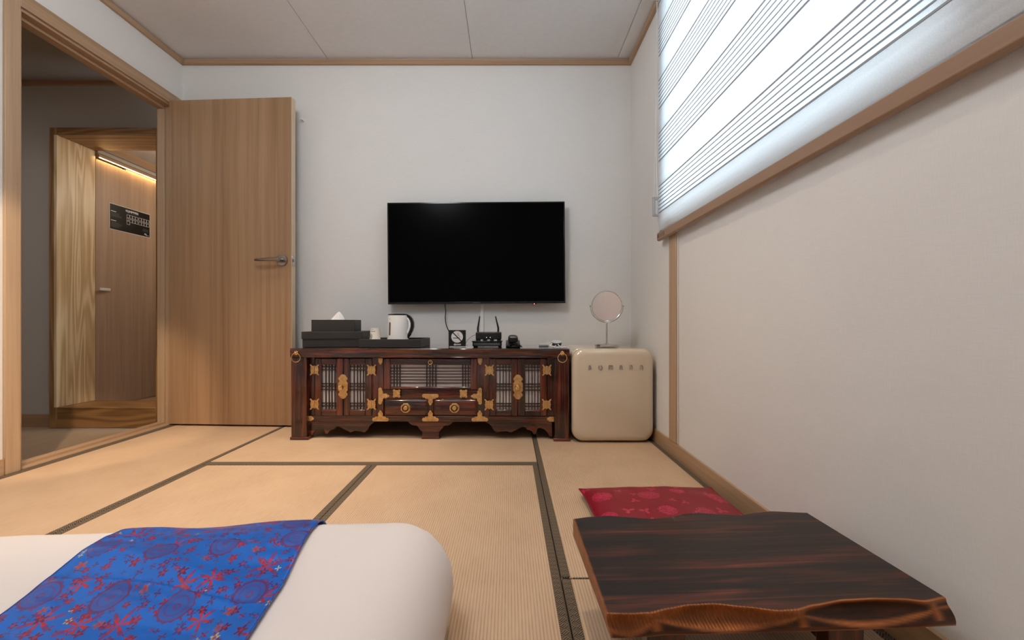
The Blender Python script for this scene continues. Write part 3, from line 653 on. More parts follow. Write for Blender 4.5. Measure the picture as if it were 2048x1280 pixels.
# kettle
KY = 2.345; kx, _ = U(796, 650, KY)
ke = on_top('kettle', 'white electric kettle with a black lid and curved handle in the tray', 'kettle', kx, KY, 0, TZ+.0065)
MB().lathe([(.055, 0), (.0605, .002), (.0615, .006), (.060, .05), (.0575, .11), (.0565, .168), (.0555, .1735), (.052, .1745)], 40).build('body', M['white_plastic'], ke, smooth=True)
MB().lathe([(.054, .1740), (.0567, .1745), (.0567, .1785), (.052, .181), (.03, .1825), (.001, .183)], 40).build('lid', M['black_gloss'], ke, smooth=True)
def strapsweep(path, w, t):
    m = MB(); n = len(path); vs = []
    for i, (x, z) in enumerate(path):
        dx = path[min(i+1, n-1)][0]-path[max(i-1, 0)][0]; dz = path[min(i+1, n-1)][1]-path[max(i-1, 0)][1]; l = sqrt(dx*dx+dz*dz); nx, nz = dz/l, -dx/l
        tt = t[i] if isinstance(t, list) else t
        vs += [(x-nx*tt/2, -w/2, z-nz*tt/2), (x+nx*tt/2, -w/2, z+nz*tt/2), (x+nx*tt/2, w/2, z+nz*tt/2), (x-nx*tt/2, w/2, z-nz*tt/2)]
    fs = [(i*4+k, i*4+(k+1) % 4, i*4+4+(k+1) % 4, i*4+4+k) for i in range(n-1) for k in range(4)]+[(3, 2, 1, 0), tuple(range(4*n-4, 4*n))]
    m.add(vs, fs); return m
def kp(px, py): x, z = U(px, py, KY); return (x-kx, z-TZ-.0065)
out_ = [kp(*p) for p in ((800, 628.3), (808, 628.6), (814, 630), (819, 633.5), (823, 639), (825.4, 646), (825.6, 653), (823.5, 661), (819.5, 668.5), (814, 676), (811, 680))]
inn_ = [kp(*p) for p in ((804, 632.5), (810, 633.5), (814.5, 636), (818, 640), (820, 646.5), (820, 653), (818, 660), (814.5, 667), (809, 675))]
strapsweep(out_, .026, [.004, .006, .010, .014, .016, .016, .016, .015, .014, .012, .008]).build('handle_grip', M['black_gloss'], ke, .003, segs=3)
strapsweep(inn_, .024, [.006, .008, .010, .012, .012, .012, .012, .012, .010]).build('handle', M['white_plastic'], ke, .003, segs=3)
def kt(ang, z, d): r = .0615-.005*z/.17+d; return (r*sin(ang), -r*cos(ang), z)
wa = -.62
m = MB()
o_ = [(.085*cos(t) if abs(cos(t)) < 2 else 0, t) for t in ()]
loop = []
for k in range(28):
    t = 2*pi*k/28; loop.append((wa+.105*cos(t), .095+.030*(1 if sin(t) > 0 else -1)*(1 if abs(sin(t)) > .2 else abs(sin(t))*5)+.0085*sin(t)))
m.add([kt(a_, z_, .0012) for a_, z_ in loop]+[kt(a_, z_, -.003) for a_, z_ in loop], [tuple(range(28))]+[(i, i+28, (i+1) % 28+28, (i+1) % 28) for i in range(28)])
M['window_brown'] = plain('smoky_water_gauge', (112, 92, 80), .2); m.build('water_gauge', M['window_brown'], ke)
m = MB(); m.tube([kt(wa+.1+i*.05, .019, 0) for i in range(-3, 2)], .0018, 5); m.build('maker_mark', M['sign_black'], ke)
m = MB(); m.tube([kt(wa+.1+i*.05, .152, 0) for i in range(-3, 1)], .0009, 5); m.build('scale_mark', M['grey_print'], ke)
# no-smoking sign
sx, sz = U(914.2, 692, 2.30)
ns = on_top('no_smoking_sign', 'small square black no-smoking sign standing on the cabinet', 'sign', sx, 2.30)
h = .0945; w_ = .0985
MB().box(-w_/2, w_/2, 0, .012, 0, h).build('block', M['sign_black'], ns, .001)
m = MB(); cz = .0555; r = .0335
def seg(sign):
    a0 = radians(-45); off = .0032; pts = []
    d = math.asin(off/r)
    st_, en = (a0+d, a0+pi-d) if sign > 0 else (a0+pi+d, a0+2*pi-d)
    return [(r*cos(st_+(en-st_)*k/28), cz+r*sin(st_+(en-st_)*k/28)) for k in range(29)]
m.prism(seg(1), -.0008, 0); m.prism(seg(-1), -.0008, 0); m.build('white_disc', M['white_print'], ns)
m = MB().box(-.0225, .014, -.0014, -.0008, cz-.0085, cz-.0045)
m.tube([(.004+i*.0016+.003*sin(i*.9), -.0012, cz+.022-i*.0028) for i in range(10)], .0008, 5); m.tube([(-.001+i*.0014+.0025*cos(i*.8), -.0012, cz+.021-i*.0022) for i in range(8)], .0008, 5); m.build('cigarette', M['sign_black'], ns)
text('sign_word', 'dpoom', .0145, M['white_print'], ns, (0, -.0008, .0125), (pi/2, 0, 0), .0003, shear=.35, off=.0004)
# set-top box and router
bx, _ = U(974.5, 688, 2.27)
sb = on_top('set_top_box', 'flat black set-top box on the cabinet under the router', 'set-top box', bx, 2.27)
MB().box(-.082, .082, -.02, .13, .004, .028).build('case', M['black_gloss'], sb, .003)
MB().box(-.086, .086, -.024, .134, .028, .034).build('top_plate', M['black_gloss'], sb, .002)
MB().box(-.074, .074, -.0225, -.019, .0085, .0235).build('front_panel', M['grey_plastic'], sb, .001)
m = MB()
for x in (-.07, .07):
    for y in (0, .11): m.box(x-.008, x+.008, y-.006, y+.008, 0, .005)
m.build('feet', M['rubber'], sb)
rx, rz = U(977.5, 672, 2.30)
ro = on_top('router', 'black router with two antennas on top of the set-top box', 'router', rx, 2.30, 0, TZ+.0345)
MB().box(-.073, .073, -.03, .075, .007, .048).build('case', M['black_plastic'], ro, .004)
m = MB()
for x in (-.06, -.02, .02, .06): m.box(x-.012, x+.009, -.026, .06, 0, .008)
m.build('feet', M['rubber'], ro)
for s, bxp, txp in ((-1, 956, 959.5), (1, 996.5, 991)):
    x0, z0_ = U(bxp, 666, 2.36); x1, z1_ = U(txp, 632.5, 2.36)
    MB().tube([(x0-rx, .06, z0_-TZ-.0345-.02), (x0-rx, .06, z0_-TZ-.0345+.03), (x1-rx, .06, z1_-TZ-.0345)], [.0068, .0062, .0034], 10).build('antenna', M['black_plastic'], ro, smooth=True)
g = G('green_white_light'); g.p(Base_Color=(.8, .8, .8, 1), Emission_Color=(.8, .9, 1, 1), Emission_Strength=.8); M['led_w'] = g.m
for x in (-.011, .010): MB().box(x-.0015, x+.0015, -.0308, -.029, .017, .021).build('status_light', M['led_w'], ro)
# grey network lead from router, white lead along the cabinet top
pts = [(U(px, py, 2.33)[0], 2.33, U(px, py, 2.33)[1]) for px, py in ((953, 669), (947, 671), (940, 675.5), (935, 680), (932, 685.5))]
pts.append((pts[-1][0]-.004, 2.335, TZ+.0025)); pts.append((pts[-1][0]+.006, 2.40, TZ+.0025))
tag(MB().tube(pts, .0013, 6).build('network_cable', M['grey_plastic'], smooth=True), 'thin grey cable arching from the router down to the cabinet top', 'cable')
pts = [(U(px, 691.5, 2.255)[0], 2.255+(.006*sin(px*.1)), TZ+.0022) for px in (899, 908, 918, 930, 938, 944)]
tag(MB().tube(pts, .0018, 6).build('white_lead', M['white_plastic'], smooth=True), 'thin white cable lying across the cabinet in front of the no-smoking sign', 'cable')
# telephone seen end-on
tx, _ = U(1026, 690, 2.235)
ph = on_top('telephone', 'small black corded telephone on the right half of the cabinet', 'telephone', tx, 2.235)
prof = [(-.05, 0), (.12, 0), (.12, .034), (.09, .036), (.0, .022), (-.05, .012)]
MB().prism(prof, -.040, .040, 'YZ').build('base', M['black_plastic'], ph, .004, segs=3)
m = MB(); path = [(-.03, .042), (-.012, .050), (.03, .056), (.07, .056), (.10, .050), (.115, .040)]
m.rings(.027, .016, .012, [(.006, -.038), (0, -.032), (0, .004), (.005, .012)], lambda a, b_, l: (a, l, b_+.044+.16*(l+.038)), 5); m.rings(.018, .011, .008, [(.002, .0), (0, .01), (0, .085), (.002, .09)], lambda a, b_, l: (a, l, b_+.056), 5)
m.rings(.027, .016, .012, [(.005, .078), (0, .085), (0, .112), (.006, .118)], lambda a, b_, l: (a, l, b_+.048), 5); m.build('handset', M['black_plastic'], ph, smooth=True)
pts = []
for i in range(230):
    t = i/229; q = t*2*pi*26; c = Vector((-.034+.078*t+.006*sin(t*7), -.066+.018*sin(t*pi*1.3)+.01*t, .0085+.016*sin(t*pi)*(.4+.6*t))); pts.append((c.x+.0012*cos(q), c.y+.0052*cos(q), c.z+.0052*sin(q)))
MB().tube(pts, .0016, 5).build('coiled_cord', M['black_gloss'], ph, smooth=True)
# grey puck with white leads
ux, _ = U(1112.5, 684, 2.32)
pk = on_top('charging_puck', 'round grey device with a pale top among white cables on the cabinet', 'charger', ux, 2.32)
M['puck_top'] = plain('pale_grey_plastic', (196, 198, 204), .35)
pk.rotation_euler = (radians(13), 0, radians(4)); pk.location.z += .0075
MB().lathe([(.026, 0), (.030, .003), (.031, .014), (.030, .018)], 32).build('puck_body', M['grey_plastic'], pk, smooth=True)
MB().lathe([(.0305, .018), (.0305, .021), (.028, .023), (.001, .024)], 32).build('puck_top', M['puck_top'], pk, smooth=True)
ad = on_top('plug_adapter', 'grey plug adapter left of the round grey device on the cabinet', 'adapter', U(1088, 688, 2.31)[0], 2.31)
MB().box(-.029, .026, -.012, .020, 0, .006).build('adapter_body', plain('mid_grey_plastic', (128, 130, 134), .45), ad, .002); MB().box(-.028, .022, -.011, .019, .006, .013).build('adapter_top', M['puck_top'], ad, .003)
rnd = random.Random(4)
def lead(pts_, r, name, label):
    P = [Vector(p) for p in pts_]; out = []
    for i in range(len(P)-1):
        p0, p1, p2, p3 = P[max(i-1, 0)], P[i], P[i+1], P[min(i+2, len(P)-1)]
        for k in range(6):
            t = k/6; out.append(.5*((2*p1)+(p2-p0)*t+(2*p0-5*p1+4*p2-p3)*t*t+(3*p1-p0-3*p2+p3)*t**3))
    out.append(P[-1])
    return tag(MB().tube(out, r, 6).build(name, M['white_plastic'], smooth=True), label, 'cable')
q = lambda px, y, h: (U(px, 690, y)[0], y, TZ+.002+h)
lead([q(1081, 2.27, .012), q(1090, 2.25, .014), q(1098, 2.27, .010), q(1104, 2.25, .003), q(1110, 2.225, 0), q(1118, 2.21, 0)], .0024, 'white_cable', 'white cable draped over the plug adapter on the cabinet')
lead([q(1094, 2.30, .024), q(1098, 2.29, .022), q(1104, 2.265, .016), q(1100, 2.24, .006), q(1108, 2.24, .002), q(1112, 2.26, .008)], .0022, 'white_cable', 'white cable looped against the left rim of the round grey device')
lead([q(1116, 2.275, .012), q(1118, 2.25, .006), q(1122, 2.22, .002), q(1127, 2.19, 0), q(1132, 2.19, 0), q(1135.5, 2.18, 0)], .0028, 'white_cable', 'white cable running from the round grey device to the right edge of the cabinet top')
lead([q(1110, 2.215, 0), q(1109, 2.20, 0), q(1113, 2.185, 0), q(1119, 2.18, 0), q(1126, 2.175, 0)], .0018, 'white_cable', 'white cable loop lying closest to the cabinet front edge')

# ------------------------------------------------------------------ fridge and mirror
fx0, _ = U(1145, 800, 2.09); fx1, _ = U(1308.5, 800, 2.09); fw = fx1-fx0
fr = tag(empty('fridge', ((fx0+fx1)/2, 2.09, 0)), 'cream retro mini fridge in the corner right of the dark cabinet', 'fridge')
M['cream'] = plain('cream_enamel', (206, 190, 166), .16, Coat_Weight=.8, Coat_Roughness=.04)
FZ0, FZ1 = .0065, .490
Mz = lambda a, b_, l: (a, l, (FZ0+FZ1)/2+b_)
MB().rings(fw/2, (FZ1-FZ0)/2, .058, [(.030, -.004), (.016, -.001), (.006, .006), (.001, .016), (0, .026), (0, .040), (.004, .044)], Mz, 10).build('door', M['cream'], fr, smooth=True)
MB().rings(fw/2-.006, (FZ1-FZ0)/2-.006, .05, [(0, .043), (0, .050)], Mz, 8).build('gasket', M['grey_plastic'], fr)
MB().rings(fw/2-.001, (FZ1-FZ0)/2-.002, .045, [(.004, .049), (0, .053), (0, .430), (.02, .440)], lambda a, b_, l: (a+.001, l, (FZ0+FZ1)/2+b_+.003), 8).build('body', M['cream'], fr, smooth=True)
m = MB()
for x in (-fw/2+.05, fw/2-.05):
    for y in (.08, .38): m.lathe([(.018, 0), (.018, .02)], 12, (x, y, 0))
m.build('feet', M['rubber'], fr)
# raised chrome letters
def stroke(pts, closed=False): return pts, closed
LET = {'B': [([(-.7, -1), (-.7, 1)], False), ([(-.7, 1), (.2, 1), (.65, .75), (.65, .3), (.2, .05), (-.6, .05)], False), ([(-.2, .05), (.35, .02), (.85, -.25), (.85, -.7), (.35, -1), (-.7, -1)], False)],
       'O': [([(cos(t*pi/10), sin(t*pi/10)) for t in range(7, 25)]+[(.55, .05), (0, .0)], False)],
       'm': [([(-1.1, -1), (-1.1, .4), (-.85, .9), (-.5, 1), (-.15, .9), (0, .4), (0, -1)], False), ([(0, .4), (.15, .9), (.5, 1), (.85, .9), (1.1, .4), (1.1, -1)], False)],
       'A': [([(-.7, -1), (-.7, .3), (-.45, .85), (0, 1), (.45, .85), (.7, .3), (.7, -1)], False), ([(-.7, -.15), (.7, -.15)], False)],
       'n': [([(-.7, -1), (-.7, .3), (-.45, .85), (0, 1), (.45, .85), (.7, .3), (.7, -1)], False)]}
for ch, px in zip('BOmAnn', (1179.3, 1200.5, 1221, 1241.6, 1262, 1282.5)):
    x, z = U(px, 734.8, 2.086); m = MB(); s_ = .0112
    for pts, cl in LET[ch]: m.tube([(x-(fx0+fx1)/2+p[0]*s_*.8, -.006, z+p[1]*s_) for p in pts], .0021, 8)
    m.build('letter', M['chrome'], fr, smooth=True)
# make-up mirror
MX, MY = U(1213.5, 690, 2.25)[0], 2.25
mi = tag(empty('mirror', (MX, MY, .4935)), 'round chrome make-up mirror on a stand on top of the cream fridge', 'mirror')
MB().lathe([(.060, 0), (.0665, .002), (.067, .010), (.064, .0135), (.02, .0145), (.012, .018), (.0065, .020)], 40).build('base', M['chrome'], mi, smooth=True)
zc = U(1213, 612, MY)[1]-.4935; rm = .0855
MB().tube([(0, 0, .014), (0, 0, zc-rm-.007)], .0052, 14).build('stem', M['chrome'], mi, smooth=True)
m = MB(); m.tube([((rm+.0065)*cos(t), 0, zc+(rm+.0065)*sin(t)) for t in [pi+(i/24)*pi for i in range(25)]], .0022, 8); m.ball((-rm-.007, 0, zc), .0045); m.ball((rm+.007, 0, zc), .0045); m.build('fork', M['chrome'], mi, smooth=True)
M['mirror_glass'] = plain('mirror_glass', (232, 222, 220), .02, 1.0)
hd = MB().lathe([(rm-.004, -.003), (rm-.001, -.005), (rm, 0), (rm-.001, .005), (rm-.004, .003)], 56, (0, 0, 0), 'y').build('mirror_rim', M['chrome'], mi, smooth=True, loc=(0, 0, zc), rot=(radians(2), 0, radians(-1.5)))
MB().lathe([(.001, -.0034), (rm-.003, -.0030)], 56, (0, 0, 0), 'y').build('mirror_face', M['mirror_glass'], hd)
# ------------------------------------------------------------------ woven silk patterns
def motif(g, v, scale, seed, R, n, amp, rand=.9, inner=.0, keep=1.0):
    """scattered rosettes: mask and random colour per motif"""
    vv = g.map(v, (scale, scale, scale), loc=(seed*3.7, seed*1.9, 0)); vo = g.n('TexVoronoi', {'Vector': vv, 'Scale': 1.0, 'Randomness': rand}, voronoi_dimensions='2D')
    d = g.vm('SUBTRACT', vv, vo.outputs['Position']); x, y, z = g.sep(d); rc, gc, bc = g.sep(vo.outputs['Color'])
    r = g.m_('SQRT', g.m_('ADD', g.m_('MULTIPLY', x, x), g.m_('MULTIPLY', y, y)))
    ang = g.m_('ADD', g.m_('ARCTAN2', y, x), g.m_('MULTIPLY', rc, 6.28))
    rad = g.m_('MULTIPLY', g.m_('ADD', 1-amp, g.m_('MULTIPLY', g.m_('COSINE', g.m_('MULTIPLY', ang, float(n))), amp)), R)
    rad = g.m_('MULTIPLY', rad, g.m_('ADD', .65, g.m_('MULTIPLY', bc, .5)))
    mask = g.m_('LESS_THAN', r, rad)
    if keep < 1: mask = g.m_('MULTIPLY', mask, g.m_('LESS_THAN', gc, keep))
    if inner: mask = g.m_('MULTIPLY', mask, g.m_('GREATER_THAN', r, g.m_('MULTIPLY', rad, inner)))
    return mask, r, ang, rc, gc
g = G('blue_brocade'); v = g.uv()
base = g.mix(g.noise(v, 9, 2), (0, 90, 184), (2, 116, 224))
m1, r1, a1, rc1, gc1 = motif(g, v, 36, 1, .33, 5, .30, .9, keep=.85)
c1 = g.ramp(rc1, [(0, (110, 24, 74)), (.30, (140, 22, 60)), (.46, (80, 52, 124)), (.62, (150, 28, 60)), (.82, (176, 76, 60)), (.90, (118, 26, 76)), (.95, (176, 170, 130))], 'CONSTANT')
c1 = g.mix(g.m_('LESS_THAN', r1, .10), c1, (150, 60, 110))
m2, r2, a2, rc2, gc2 = motif(g, v, 52, 2, .34, 4, .5, .95, keep=.8)
c2 = g.ramp(rc2, [(0, (96, 38, 100)), (.35, (136, 24, 66)), (.62, (60, 76, 150)), (.8, (130, 44, 96)), (.93, (184, 186, 156))], 'CONSTANT')
m5, r5, a5, rc5, gc5 = motif(g, v, 13, 5, .36, 6, .66, .8, keep=.75)
c5 = g.mix(g.m_('LESS_THAN', r5, .2), (112, 60, 128), (178, 46, 70))
m3, r3, a3, rc3, gc3 = motif(g, v, 8.3, 3, .23, 14, .04, .45, keep=.8)
c3 = g.ramp(g.m_('MULTIPLY', r3, 4.0), [(0, (36, 92, 184)), (.12, (120, 50, 110)), (.19, (44, 92, 180)), (.50, (84, 66, 148)), (.56, (48, 88, 176)), (.78, (108, 46, 104)), (.88, (66, 70, 156))], 'CONSTANT')
col = g.mix(m2, base, c2); col = g.mix(m5, col, c5); col = g.mix(m1, col, c1); col = g.mix(m3, col, c3)
thread = g.m_('SINE', g.m_('MULTIPLY', g.sep(v)[0], 2*pi/.0016))
g.p(Base_Color=col, Roughness=.34, Specular_IOR_Level=.6, Metallic=.28)
hgt = g.m_('ADD', g.m_('MULTIPLY', thread, .15), g.m_('MULTIPLY', g.m_('MAXIMUM', m1, m2), .5)); g.bump(hgt, .2, .0006); M['brocade'] = g.m
g = G('red_brocade'); v = g.uv()
m1, r1, a1, rc1, _ = motif(g, v, 7.4, 4, .27, 12, .05, .45)
lines = g.m_('GREATER_THAN', g.n('TexVoronoi', {'Vector': v, 'Scale': 190.0}, feature='DISTANCE_TO_EDGE').outputs[0], .16)
m1 = g.m_('MULTIPLY', m1, g.m_('ADD', .12, g.m_('MULTIPLY', lines, .62)))
m2, r2, a2, rc2, _ = motif(g, v, 13, 6, .26, 3, .45, .8, keep=.8)
f = g.m_('MAXIMUM', m1, g.m_('MULTIPLY', m2, .5))
g.p(Base_Color=g.mix(f, (128, 2, 28), (214, 48, 98)), Roughness=g.m_('SUBTRACT', .48, g.m_('MULTIPLY', f, .1)))
g.bump(f, .2, .0006); M['red_silk'] = g.m
g = G('white_cotton'); nz = g.noise(g.obj(), 700, 2)
g.p(Base_Color=lin((222, 213, 209)), Roughness=.85, Sheen_Weight=.1); g.bump(g.m_('ADD', g.m_('MULTIPLY', nz, .3), g.noise(g.obj(), 9, 3, .5, .8)), .12, .004); M['cotton'] = g.m

# ------------------------------------------------------------------ red floor cushion
cx0, cx1, cy0, cy1 = .258, .742, .985, 1.455
cu_c = ((cx0+cx1)/2, (cy0+cy1)/2)
def cush(top):
    def fn(u, v):
        a, b_ = u*2-1, v*2-1; e = max(0, (1-abs(a)**2.6))*max(0, (1-abs(b_)**2.6)); h = e**.42
        pin = .97+.03*(abs(a)**6)*(abs(b_)**6)-.018*(1-abs(b_)**2)*(abs(a)**8)-.018*(1-abs(a)**2)*(abs(b_)**8)
        x, y = a*(cx1-cx0)/2*pin, b_*(cy1-cy0)/2*pin
        wr = noise.noise((x*9, y*9, 3.1))*.005+noise.noise((x*22, y*14, 8.1))*.0018
        edge = .026 if top else .026
        z = edge+(.036*h+wr*min(1, h*1.4) if top else -.0245*min(1, h*1.6))
        return (x, y, max(z, .0012))
    return fn
cs = tag(empty('floor_cushion', (cu_c[0], cu_c[1], 0), radians(1.0)), 'crimson brocade floor cushion on the tatami behind the low dark table', 'cushion')
m = MB(); m.grid(cush(True), 64, 64); m.uv = [(u*.48, v*.47) for u, v in m.uv]; m.build('cover_top', M['red_silk'], cs, smooth=True, fixn=False)
M['cushion_base'] = plain('dark_cushion_underside', (70, 52, 40), .8)
m = MB(); m.grid(cush(False), 40, 40); m.f = [f[::-1] for f in m.f]; m.uv = None; m.build('cover_underside', M['cushion_base'], cs, smooth=True, fixn=False)
m = MB(); fn = cush(True); loop = [fn(i/16, 0) for i in range(16)]+[fn(1, i/16) for i in range(16)]+[fn(1-i/16, 1) for i in range(16)]+[fn(0, 1-i/16) for i in range(16)]
m.tube(loop, .0026, 6, True); m.build('piping', M['red_silk'], cs, smooth=True)

# ------------------------------------------------------------------ low live-edge table
TT, TB = .180, .140
gA, fA = lacquer('lacquer_table', 'x', .34, ((15, 8, 7), (30, 16, 13), (78, 36, 22), (130, 64, 36)), (.38, .52, .64, .78), 1.3, .06)
at = gA.n('Attribute', attribute_name='wear_glint'); wear_glint = at.outputs['Fac']
src = gA.b.inputs['Base Color'].links[0].from_socket
nz = gA.noise(gA.map(gA.obj(), (14, 40, 40)), 1, 3)
wf = gA.m_('MULTIPLY', wear_glint, gA.m_('MULTIPLY', gA.m_('ADD', nz, .15), 1.5))
gA.set(gA.b.inputs['Base Color'], gA.mix(wf, src, (192, 114, 60)))  # orange of worn edges, lightened for a painted highlight on the ribs
rib = gA.n('Attribute', attribute_name='ribs').outputs['Fac']; X_, Y_, Z_ = gA.sep(gA.obj())
wv = gA.m_('SINE', gA.m_('MULTIPLY', gA.m_('ADD', X_, gA.m_('MULTIPLY', Z_, .35)), 2*pi/.0058))
prev = gA.b.inputs['Normal'].links[0].from_socket
bn = gA.n('Bump', {'Height': gA.m_('MULTIPLY', wv, rib), 'Strength': .7, 'Distance': .0018, 'Normal': prev})
gA.set(gA.b.inputs['Normal'], bn.outputs[0]); gA.p(Specular_IOR_Level=.32); M['table'] = gA.m
def poly(pts, z): return [UZ(px, py, z) for px, py in pts]
def resample(P, t):
    x = P[0][0]+(P[-1][0]-P[0][0])*t
    for i in range(len(P)-1):
        if x <= P[i+1][0] or i == len(P)-2:
            k = (x-P[i][0])/(P[i+1][0]-P[i][0]); k2 = k*k*(3-2*k)*.5+k*.5; return (x, P[i][1]+(P[i+1][1]-P[i][1])*k2)
ft = poly([(1213, 1228), (1262, 1229), (1300, 1227), (1335, 1219), (1380, 1211), (1430, 1209), (1490, 1215), (1560, 1223), (1592, 1221), (1630, 1211), (1690, 1201), (1750, 1198), (1812, 1199), (1850, 1203), (1892, 1195)], TT)
fb = poly([(1222, 1277), (1300, 1274), (1330, 1271), (1400, 1270), (1500, 1266), (1600, 1264), (1700, 1261), (1800, 1257), (1913, 1252)], TB)
bt = poly([(1146, 1036), (1180, 1032), (1215, 1030), (1258, 1033), (1300, 1036), (1335, 1033), (1370, 1026), (1395, 1024), (1435, 1027), (1480, 1029), (1510, 1024), (1540, 1021), (1612, 1024)], TT)
org = UZ(1213, 1228, TT); ta = atan2(bt[-1][1]-bt[0][1], bt[-1][0]-bt[0][0])
tb = tag(empty('low_table', (org[0], org[1], 0), ta), 'low dark charred wood table with wavy carved front edge by the window wall', 'table')
ca, sa = cos(ta), sin(ta)
def lt(p, z): dx, dy = p[0]-org[0], p[1]-org[1]; return Vector((dx*ca+dy*sa, -dx*sa+dy*ca, z))
NX = 120; rows = []; NF = 16; vbs = []; LENS = ((-.03, .130, .010), (.132, .535, .014), (.555, .945, .012))
for i in range(NX+1):
    t = i/NX; a_, b_, c_ = lt(resample(ft, t), TT), lt(resample(fb, t), TB), lt(resample(bt, t), TT)
    col_ = [lt(resample(bt, t), TB), c_+Vector((0, .001, -.004)), c_+Vector((0, -.004, 0))]
    for k in range(1, 10): col_.append(c_.lerp(a_, k/10))
    col_ += [a_+Vector((0, .004, 0)), a_]
    ln = 0; vb = .30
    for s0, s1, dep in LENS:
        if s0 < t < s1: k_ = sin(pi*(t-s0)/(s1-s0)); ln = dep*k_; vb = .30+.52*k_**.8
    vbs.append(vb)
    for k in range(1, NF):
        v = k/NF; q = a_.lerp(b_, v)
        if v < vb: q.y += ln*sin(pi*v/vb)*.9; q.z -= .002*sin(pi*v/vb)
        else: q.y -= .004*sin(pi*(v-vb)/(1-vb))
        col_.append(q)
    col_ += [b_, b_+Vector((0, .02, 0))]
    rows.append(col_)
m = MB(); nr = len(rows[0]); m.v = [tuple(p) for r_ in rows for p in r_]
for i in range(NX):
    for k in range(nr): k2 = (k+1) % nr; m.f.append((i*nr+k, (i+1)*nr+k, (i+1)*nr+k2, i*nr+k2))
m.f.append(tuple(range(nr))); m.f.append(tuple(range(NX*nr+nr-1, NX*nr-1, -1)))
slab = m.build('tabletop', M['table'], tb, .003, smooth=True)
wa_ = slab.data.attributes.new('wear_glint', 'FLOAT', 'POINT'); ra_ = slab.data.attributes.new('ribs', 'FLOAT', 'POINT'); fi = 13
for i in range(NX+1):
    t = i/NX
    for k in range(nr):
        w = 0; rb = 0
        if k >= fi:
            v = (k-fi)/NF; vb = vbs[i]
            w = max(.95*max(0, 1-v*7), .85*max(0, 1-abs(v-vb)/.09))+.06
            if t < .54 and v < vb: w += .62; rb = 1  # ribs raised beyond their wear to paint in a highlight
            if v > .93: w = max(w, .5)
            for e in (.131, .545, .95): w = max(w, .8*max(0, 1-abs(t-e)/.022)*(v < .7))
        elif k == fi-1: w = .04
        if i == 0: w = max(w, .5)
        wa_.data[i*nr+k].value = min(1, w); ra_.data[i*nr+k].value = rb
for x in (.085, .405):
    m = MB(); m.prism([(x+.006, 0), (x+.064, 0), (x+.070, TB+.0005), (x, TB+.0005)], .055, .085); m.build('leg', M['lac_z'], tb, .003)
    m = MB(); m.prism([(x+.006, 0), (x+.064, 0), (x+.070, TB+.0005), (x, TB+.0005)], .215, .245); m.build('leg', M['lac_z'], tb, .003)
    MB().box(x+.03, x+.055, .085, .215, .035, .085).build('stretcher', M['lac_x'], tb, .003)
MB().box(.09, .47, .12, .17, .108, TB+.0005).build('apron_rail', M['lac_x'], tb, .003)

# ------------------------------------------------------------------ futon and runner
fx_0, fx_1, fy_0, fy_1 = -1.96, -.116, -1.25, .935
fcx, fcy = (fx_0+fx_1)/2, (fy_0+fy_1)/2
def fz(x, y, z):
    t_ = min(1, max(0, (x+.55)/.33)); s = .76+.06*min(1, max(0, (x+1.2)/.7))+.15*t_*t_*(3-2*t_); bulge = .026*math.exp(-((x+.25)**2+(y-.80)**2)/.022)
    w = noise.noise((x*2.2, y*2.2, .3))*.010-.007*abs(noise.noise((x*4+y*3, y*2.2, 4.4)))+noise.noise((x*6, y*4, 2.3))*.004
    k = min(1, z/.16)
    return z*s+k*(w+bulge)
def futp(a, b_, l):
    x, y = fcx+a, fcy+b_; k = min(1, l/.05)*.6
    n1 = noise.noise((x*3.1, y*3.1, l*9))*.010+noise.noise((x*11, y*11, l*16))*.0035
    d = Vector((a/((fx_1-fx_0)/2), b_/((fy_1-fy_0)/2))); w = max(abs(d.x), abs(d.y))
    if w > .9:
        ux, uy = (1 if a > 0 else -1, 0) if abs(d.x)*(fx_1-fx_0) > abs(d.y)*(fx_1-fx_0) else (0, 1 if b_ > 0 else -1)
        x += ux*n1*k; y += uy*n1*k
    return (x, y, max(.0005, fz(x, y, l)))
prof = [(.05, .0005), (.018, .004), (.008, .022), (.001, .05), (-.001, .085), (.002, .115), (.012, .142), (.028, .163), (.05, .179), (.08, .190), (.12, .197), (.17, .200)]+[(.17+.75*k/22, .200+.004*sin(k/22*pi/2)) for k in range(1, 23)]
m = MB(); m.rings((fx_1-fx_0)/2, (fy_1-fy_0)/2, .13, prof, futp, 14)
# denser edges: the straight sides come from a subdivision
fu = m.build('futon', M['cotton'], None, smooth=True)
bm = bmesh.new(); bm.from_mesh(fu.data)
long_ = [e for e in bm.edges if e.calc_length() > .12]
bmesh.ops.subdivide_edges(bm, edges=long_, cuts=24, use_grid_fill=True)
for v_ in bm.verts:
    if v_.co.z > .02:
        v_.co.z += noise.noise((v_.co.x*5, v_.co.y*7, 5.0))*.004; v_.co.x += noise.noise((v_.co.z*14, v_.co.y*9, 7.0))*.004; v_.co.y += noise.noise((v_.co.x*9, v_.co.z*14, 9.0))*.004
bm.to_mesh(fu.data); bm.free()
tag(fu, 'thick white cotton futon bed on the tatami, with the blue runner across it', 'bed')
for p in fu.data.polygons: p.use_smooth = True
bm = bmesh.new(); bm.from_mesh(fu.data); tree = BVHTree.FromBMesh(bm)
